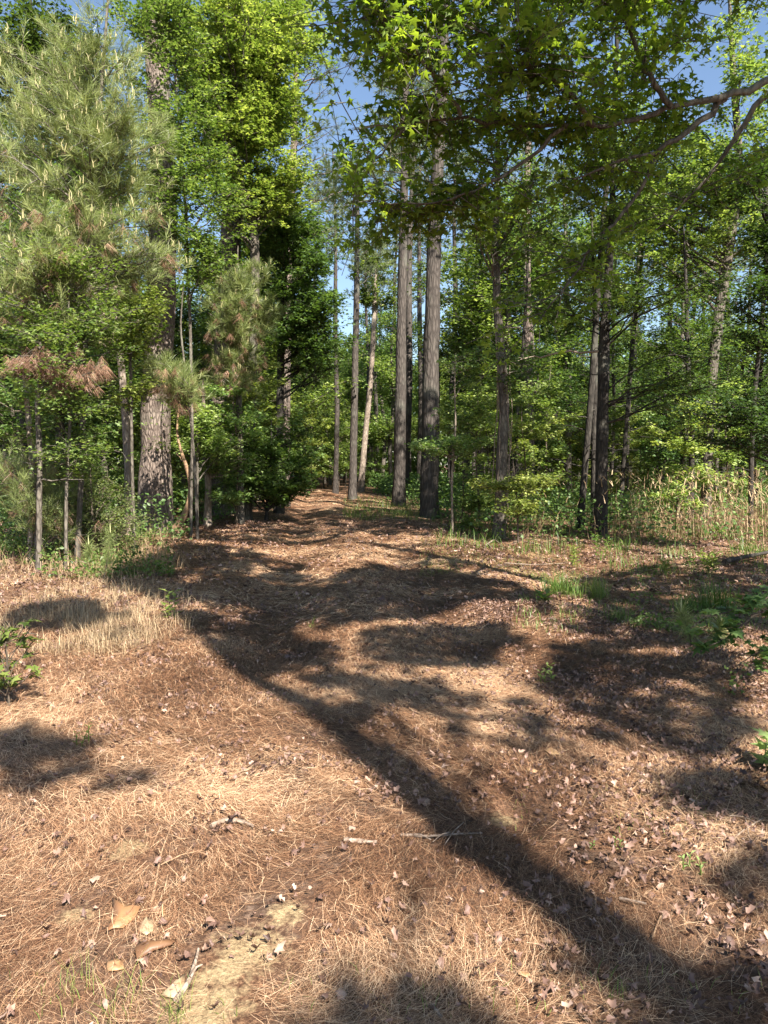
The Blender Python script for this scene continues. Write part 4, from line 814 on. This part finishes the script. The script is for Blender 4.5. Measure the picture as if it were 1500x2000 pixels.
weed('low shaded weed between the two bright bladed weeds', 1345, 1100, 3, .3, .1, .04, tb=.4)
weed('leafy seedling standing alone at the left of the path', 338, 1215, 3, .3, .1, .06, m='leaf', tb=.75, nleaf=9, tmpl=TRI3)
weed('broad-leaved weed flat on the ground near the bushiest tuft', 1068, 1172, 2, .14, .16, .09, m='leaf', tb=.5, nleaf=7)
weed('faint yellow-green sprig in the leaf litter, right of centre', 1078, 1330, 4, .17, .05, .03, m='leaf', tb=.95, nleaf=7)
weed('small yellow weed in front of the left dark shadow', 172, 1468, 3, .14, .035, .015, tb=.8, nleaf=8)
weed('bright star-leaved seedling at the right frame edge', 1500, 1500, 4, .26, .11, None, m='leaf', tb=.95, nleaf=7, tmpl=STAR, lean=.45)
weed('small pale sprig in the litter near the right edge', 1340, 1700, 3, .08, .03, .015, m='leaf', tb=.9, nleaf=6)
weed('sprig with tiny leaves right of the trunk shadow', 1180, 1655, 4, .06, .02, .012, m='leaf', tb=.8, nleaf=7)
tree('broadleaf_sapling', 'green leafy sapling at the left edge of the needle bed', 'sapling',
     [G(18, 1395), G(18, 1395)+[0, 0, .2], G(16, 1395)+[-.01, .02, .4], G(14, 1395)+[0, 0, .58]], [.008, .007, .005, .002],
     [(G(14, 1395)+[0, 0, .33], (.24, .2, .27), 15)], 70, 'twig', 'leaf', size=.07, tmpl=STAR, zmin=.08, slope=.2, ntw=3, nl=3, tl=.09, spread=.015, limb_r=.004, seg=10, sides=6, flare=0)
# drooping green branch from the right edge
c = G(1545, 1300); root = thing('drooping_shrub', 'green shrub branch drooping in from the right above the litter', 'shrub', c)
gb = Geo(); gl = Geo()
for (a, b) in (((1560, 1180), (1345, 1232)), ((1570, 1200), (1385, 1262)), ((1570, 1230), (1440, 1300)), ((1570, 1150), (1430, 1215))):
    p = limb(gb, P(*a, 5.6)+[.15, 0, .1], P(*b, 5.35), .012, .003, brg, up=.12); s_, e_ = foliage_along(p, brg, 16, .2, .1, .3)
    for q, r in zip(s_, e_): tube(gb, np.array([q, (q+r)/2, r]), [.003, .002, .001], 3)
    put_leaves(gl, s_, e_, brg, 6, .085, STAR, .5, .02, .3)
tube(gb, np.array([c-[0, 0, .05], c+[.1, .1, .3], P(1565, 1190, 5.6)+[.15, 0, .1]]), [.02, .016, .012], 7)
gb.build('branches', M['twig'], root, c, True); gl.build('foliage', M['leaf'], root, c)
# pine seedlings
def seedling(label, px, py, h, nst=1):
    c = G(px, py); root = thing('pine_seedling', label, 'seedling', c); gs = Geo(); gf = Geo(); gc = Geo()
    for k in range(nst):
        tip = c+np.array([brg.normal(0, .08), brg.normal(0, .05), h*brg.uniform(.7, 1)]); p = bez(c+[0, 0, -.02], (c+tip)/2+[.03, 0, 0], tip, 8); tube(gs, p, np.linspace(.010, .004, 8), 5)
        po = np.concatenate([p[2:], p[3:-1]*.5+p[4:]*.5]); tufts(gf, po, np.tile([0, 0, .35], (len(po), 1)), brg, 46, .17, .003, .1)
        tube(gc, np.array([tip, tip+[0, 0, .07], tip+[0, 0, .13]]), [.007, .006, .002], 5)
    gs.build('stem', M['twig'], root, c, True); gf.build('foliage', M['needle'], root, c); gc.build('new_shoot', M['candle'], root, c)
seedling('bushy pine seedling among dry grass at the left', 200, 1140, .75)
seedling('pine seedling right of the bushier one, slimmer, at the left verge', 172, 1120, .55)
seedling('small pine seedling with forked pale tips behind the bent sapling', 443, 1010, .9)
seedling('pale pine seedling with spread tips near the right edge', 1352, 1262, .35)
seedling('pale pine seedling closest to the drooping green branch', 1385, 1262, .33)

# ---------------------------------------------------------------- fallen wood, leaves and stones lying on the litter
def fallen(name, label, cat, pp, r, m='stick', sides=8, lift=.012, branches=(), rough=.3, group=None):
    q = np.array([G(a, b) for a, b in pp]); q[:, 2] = hgt(q[:, 0], q[:, 1])+lift+np.asarray(r).mean()*.5
    n = 14; pts, rad = smooth_poly(q, np.linspace(r[0], r[-1], len(q)) if len(r) == 2 else r, n); gg = Geo(); tube(gg, pts, rad, sides, rough=rough, seed=int(pp[0][0]) % 50, cap=True)
    for (a, b, rr) in branches:
        s = np.array([G(*a), G(*b)]); s[:, 2] += lift+.012; mid = s.mean(0)+[0, 0, .012]; tube(gg, np.array([s[0], mid, s[1]]), [rr, rr*.8, rr*.5], 5, cap=True)
    return tag(gg.build(name, M[m], None, q[0], True), label, cat, group)
fallen('fallen_stick', 'short gnarled piece of pale dead wood on the needles, left of centre', 'stick', [(412, 1622), (440, 1610), (468, 1612), (494, 1620)], (.011, .008), rough=.5)
fallen('fallen_stick', 'ribbed white stub of dead wood lying near the trunk shadow', 'stick', [(672, 1648), (705, 1650), (736, 1652)], (.010, .009), rough=.35)
fallen('fallen_stick', 'thin pale stick with side twigs crossing the trunk shadow', 'stick', [(783, 1635), (830, 1639), (880, 1636), (942, 1632)], (.007, .004), branches=[((905, 1615), (868, 1660), .003), ((842, 1648), (800, 1640), .003), ((880, 1636), (845, 1652), .003)])
fallen('fallen_twig', 'forked brown twig pointing away, in the lit foreground', 'twig', [(297, 1772), (308, 1720), (313, 1680), (335, 1625)], (.0055, .003), m='tan_stick', branches=[((314, 1707), (395, 1675), .003), ((306, 1675), (314, 1682), .004)])
fallen('fallen_stick', 'broken stick poking from the sandy patch at the bottom', 'stick', [(345, 1962), (372, 1928), (388, 1870)], (.010, .004), branches=[((372, 1928), (395, 1905), .005)])
fallen('fallen_branch', 'pale bare fallen branch at the foot of the crooked trunk', 'branch', [(950, 1062), (965, 1050), (990, 1046), (1060, 1062)], (.02, .008), branches=[((965, 1050), (985, 1068), .01), ((1000, 1045), (1075, 1058), .009), ((960, 1068), (940, 1050), .01)], lift=.05)
fallen('fallen_branch', 'dark fallen branch angled upward at the right among weeds', 'branch', [(1415, 1098), (1450, 1088), (1500, 1075)], (.045, .03), m='bark_dark', lift=.08)
fallen('fallen_stick', 'thin pale stick lying across the sunny verge', 'stick', [(985, 1092), (1040, 1091), (1100, 1090)], (.012, .006))
fallen('fallen_stick', 'light stick half buried in litter near the right weeds', 'stick', [(1235, 1190), (1270, 1186)], (.012, .007))
fallen('fallen_branch', 'curved pale bare branch beside the drooping green shrub', 'branch', [(1440, 1160), (1465, 1175), (1500, 1192), (1530, 1200)], (.008, .005), lift=.03)
fallen('fallen_stick', 'splintered tan sliver in the lower right litter', 'stick', [(1210, 1762), (1240, 1770), (1262, 1776)], (.006, .004))
fallen('fallen_stick', 'straight tan twig pointing up through litter at lower right', 'stick', [(1275, 1840), (1282, 1815), (1290, 1795)], (.004, .003), m='tan_stick')
fallen('fallen_twig', 'crossed pale twigs in the litter at the right edge', 'twig', [(1420, 1650), (1450, 1625), (1490, 1600)], (.005, .003), branches=[((1455, 1600), (1465, 1650), .003), ((1425, 1600), (1480, 1610), .003)])
fallen('fallen_twig', 'pale twig lying in the lit litter by the small stub', 'twig', [(555, 1478), (600, 1482)], (.004, .003))
fallen('fallen_twig', 'curved bleached twig at the bottom right of centre', 'twig', [(843, 1975), (852, 1985), (862, 1998)], (.006, .004))
def plate(name, label, cat, pp, m, tint=.5, th=.01, lift=.01, bulge=.02, group=None):
    q = np.array([G(a, b) for a, b in pp]); c = q.mean(0); c[2] = H(c[0], c[1]); n = len(q)
    q[:, 2] = hgt(q[:, 0], q[:, 1])+lift+brg.uniform(0, bulge, n); top = c+[0, 0, lift+bulge*1.3]
    mid = (q+top)/2+brg.normal(0, .004, q.shape); lo = q-[0, 0, th]
    v = np.vstack([q, mid, top[None], lo]); f3 = []; f4 = []
    for k in range(n):
        k2 = (k+1) % n; f4 += [(k, k2, n+k2, n+k), (k2, k, 2*n+1+k, 2*n+1+k2)]; f3 += [(n+k, n+k2, 2*n)]
    gg = Geo(); tn = np.clip(tint+brg.normal(0, .15, len(v)), 0, 1); gg.add(v, f3=f3, f4=f4, tint=tn); return tag(gg.build(name, M[m], None, c), label, cat, group)
plate('bark_piece', 'large torn tan sheet of bark in the lit foreground', 'bark', [(208, 1828), (222, 1800), (220, 1765), (240, 1768), (252, 1782), (275, 1788), (262, 1800), (240, 1818), (222, 1822)], 'tan_leaf', .35, .004, .012, .02)
plate('dead_leaf', 'cupped tan leaf just below the large torn bark sheet', 'leaf', [(268, 1822), (284, 1798), (300, 1806), (302, 1822), (286, 1838)], 'tan_leaf', .9, .003, .008, .012)
plate('bark_piece', 'small square orange-tan chip of bark near the bottom left', 'bark', [(208, 1885), (240, 1880), (242, 1896), (228, 1903), (209, 1900)], 'tan_leaf', .5, .004, .008, .01)
plate('bark_piece', 'reddish brown curled bark strip below the cupped leaf', 'bark', [(272, 1856), (300, 1858), (345, 1852), (335, 1866), (300, 1872), (268, 1888), (264, 1872)], 'tan_leaf', .0, .004, .01, .02)
plate('dead_leaf', 'narrow orange leaf right of the large torn bark sheet', 'leaf', [(314, 1765), (322, 1772), (324, 1790), (320, 1802), (314, 1790)], 'tan_leaf', .4, .002, .008, .008)
plate('bark_piece', 'pale splintered slab beside the broken stick at the bottom', 'bark', [(315, 1950), (340, 1925), (362, 1912), (360, 1930), (345, 1955)], 'tan_leaf', 1.0, .004, .01, .012)
plate('mushroom_cap', 'round pale cap lying inside the trunk shadow', 'mushroom', [(821, 1574), (825, 1568), (834, 1567), (841, 1572), (840, 1578), (830, 1580)], 'dead_leaf', 1.0, .006, .008, .008)
plate('dead_leaf', 'broad tan leaf in the litter right of the trunk shadow', 'leaf', [(1063, 1470), (1075, 1465), (1092, 1474), (1096, 1480), (1075, 1480)], 'tan_leaf', .9, .002, .008, .01)
plate('dead_leaf', 'pale leaf edging the dark patch right of centre', 'leaf', [(1026, 1506), (1038, 1504), (1050, 1515), (1046, 1518), (1032, 1516)], 'tan_leaf', .85, .002, .008, .01)
plate('dead_leaf', 'small orange leaf below the trunk shadow edge', 'leaf', [(1008, 1910), (1018, 1912), (1036, 1921), (1030, 1925), (1012, 1918)], 'tan_leaf', .6, .002, .008, .01)
plate('dead_leaf', 'orange-brown leaf in the lit litter beyond the trunk shadow', 'leaf', [(1137, 1688), (1150, 1686), (1158, 1694), (1146, 1698)], 'tan_leaf', .5, .002, .008, .01)
plate('dead_leaf', 'bleached leaf near the bottom of the picture, centre left', 'leaf', [(655, 1945), (668, 1940), (678, 1952), (672, 1962), (660, 1958)], 'dead_leaf', 1.0, .002, .008, .012)
plate('litter_scrap', 'small white scrap under the drooping green shrub', 'scrap', [(1460, 1312), (1468, 1308), (1476, 1312), (1472, 1322), (1464, 1326)], 'dead_leaf', 1.0, .003, .02, .02)
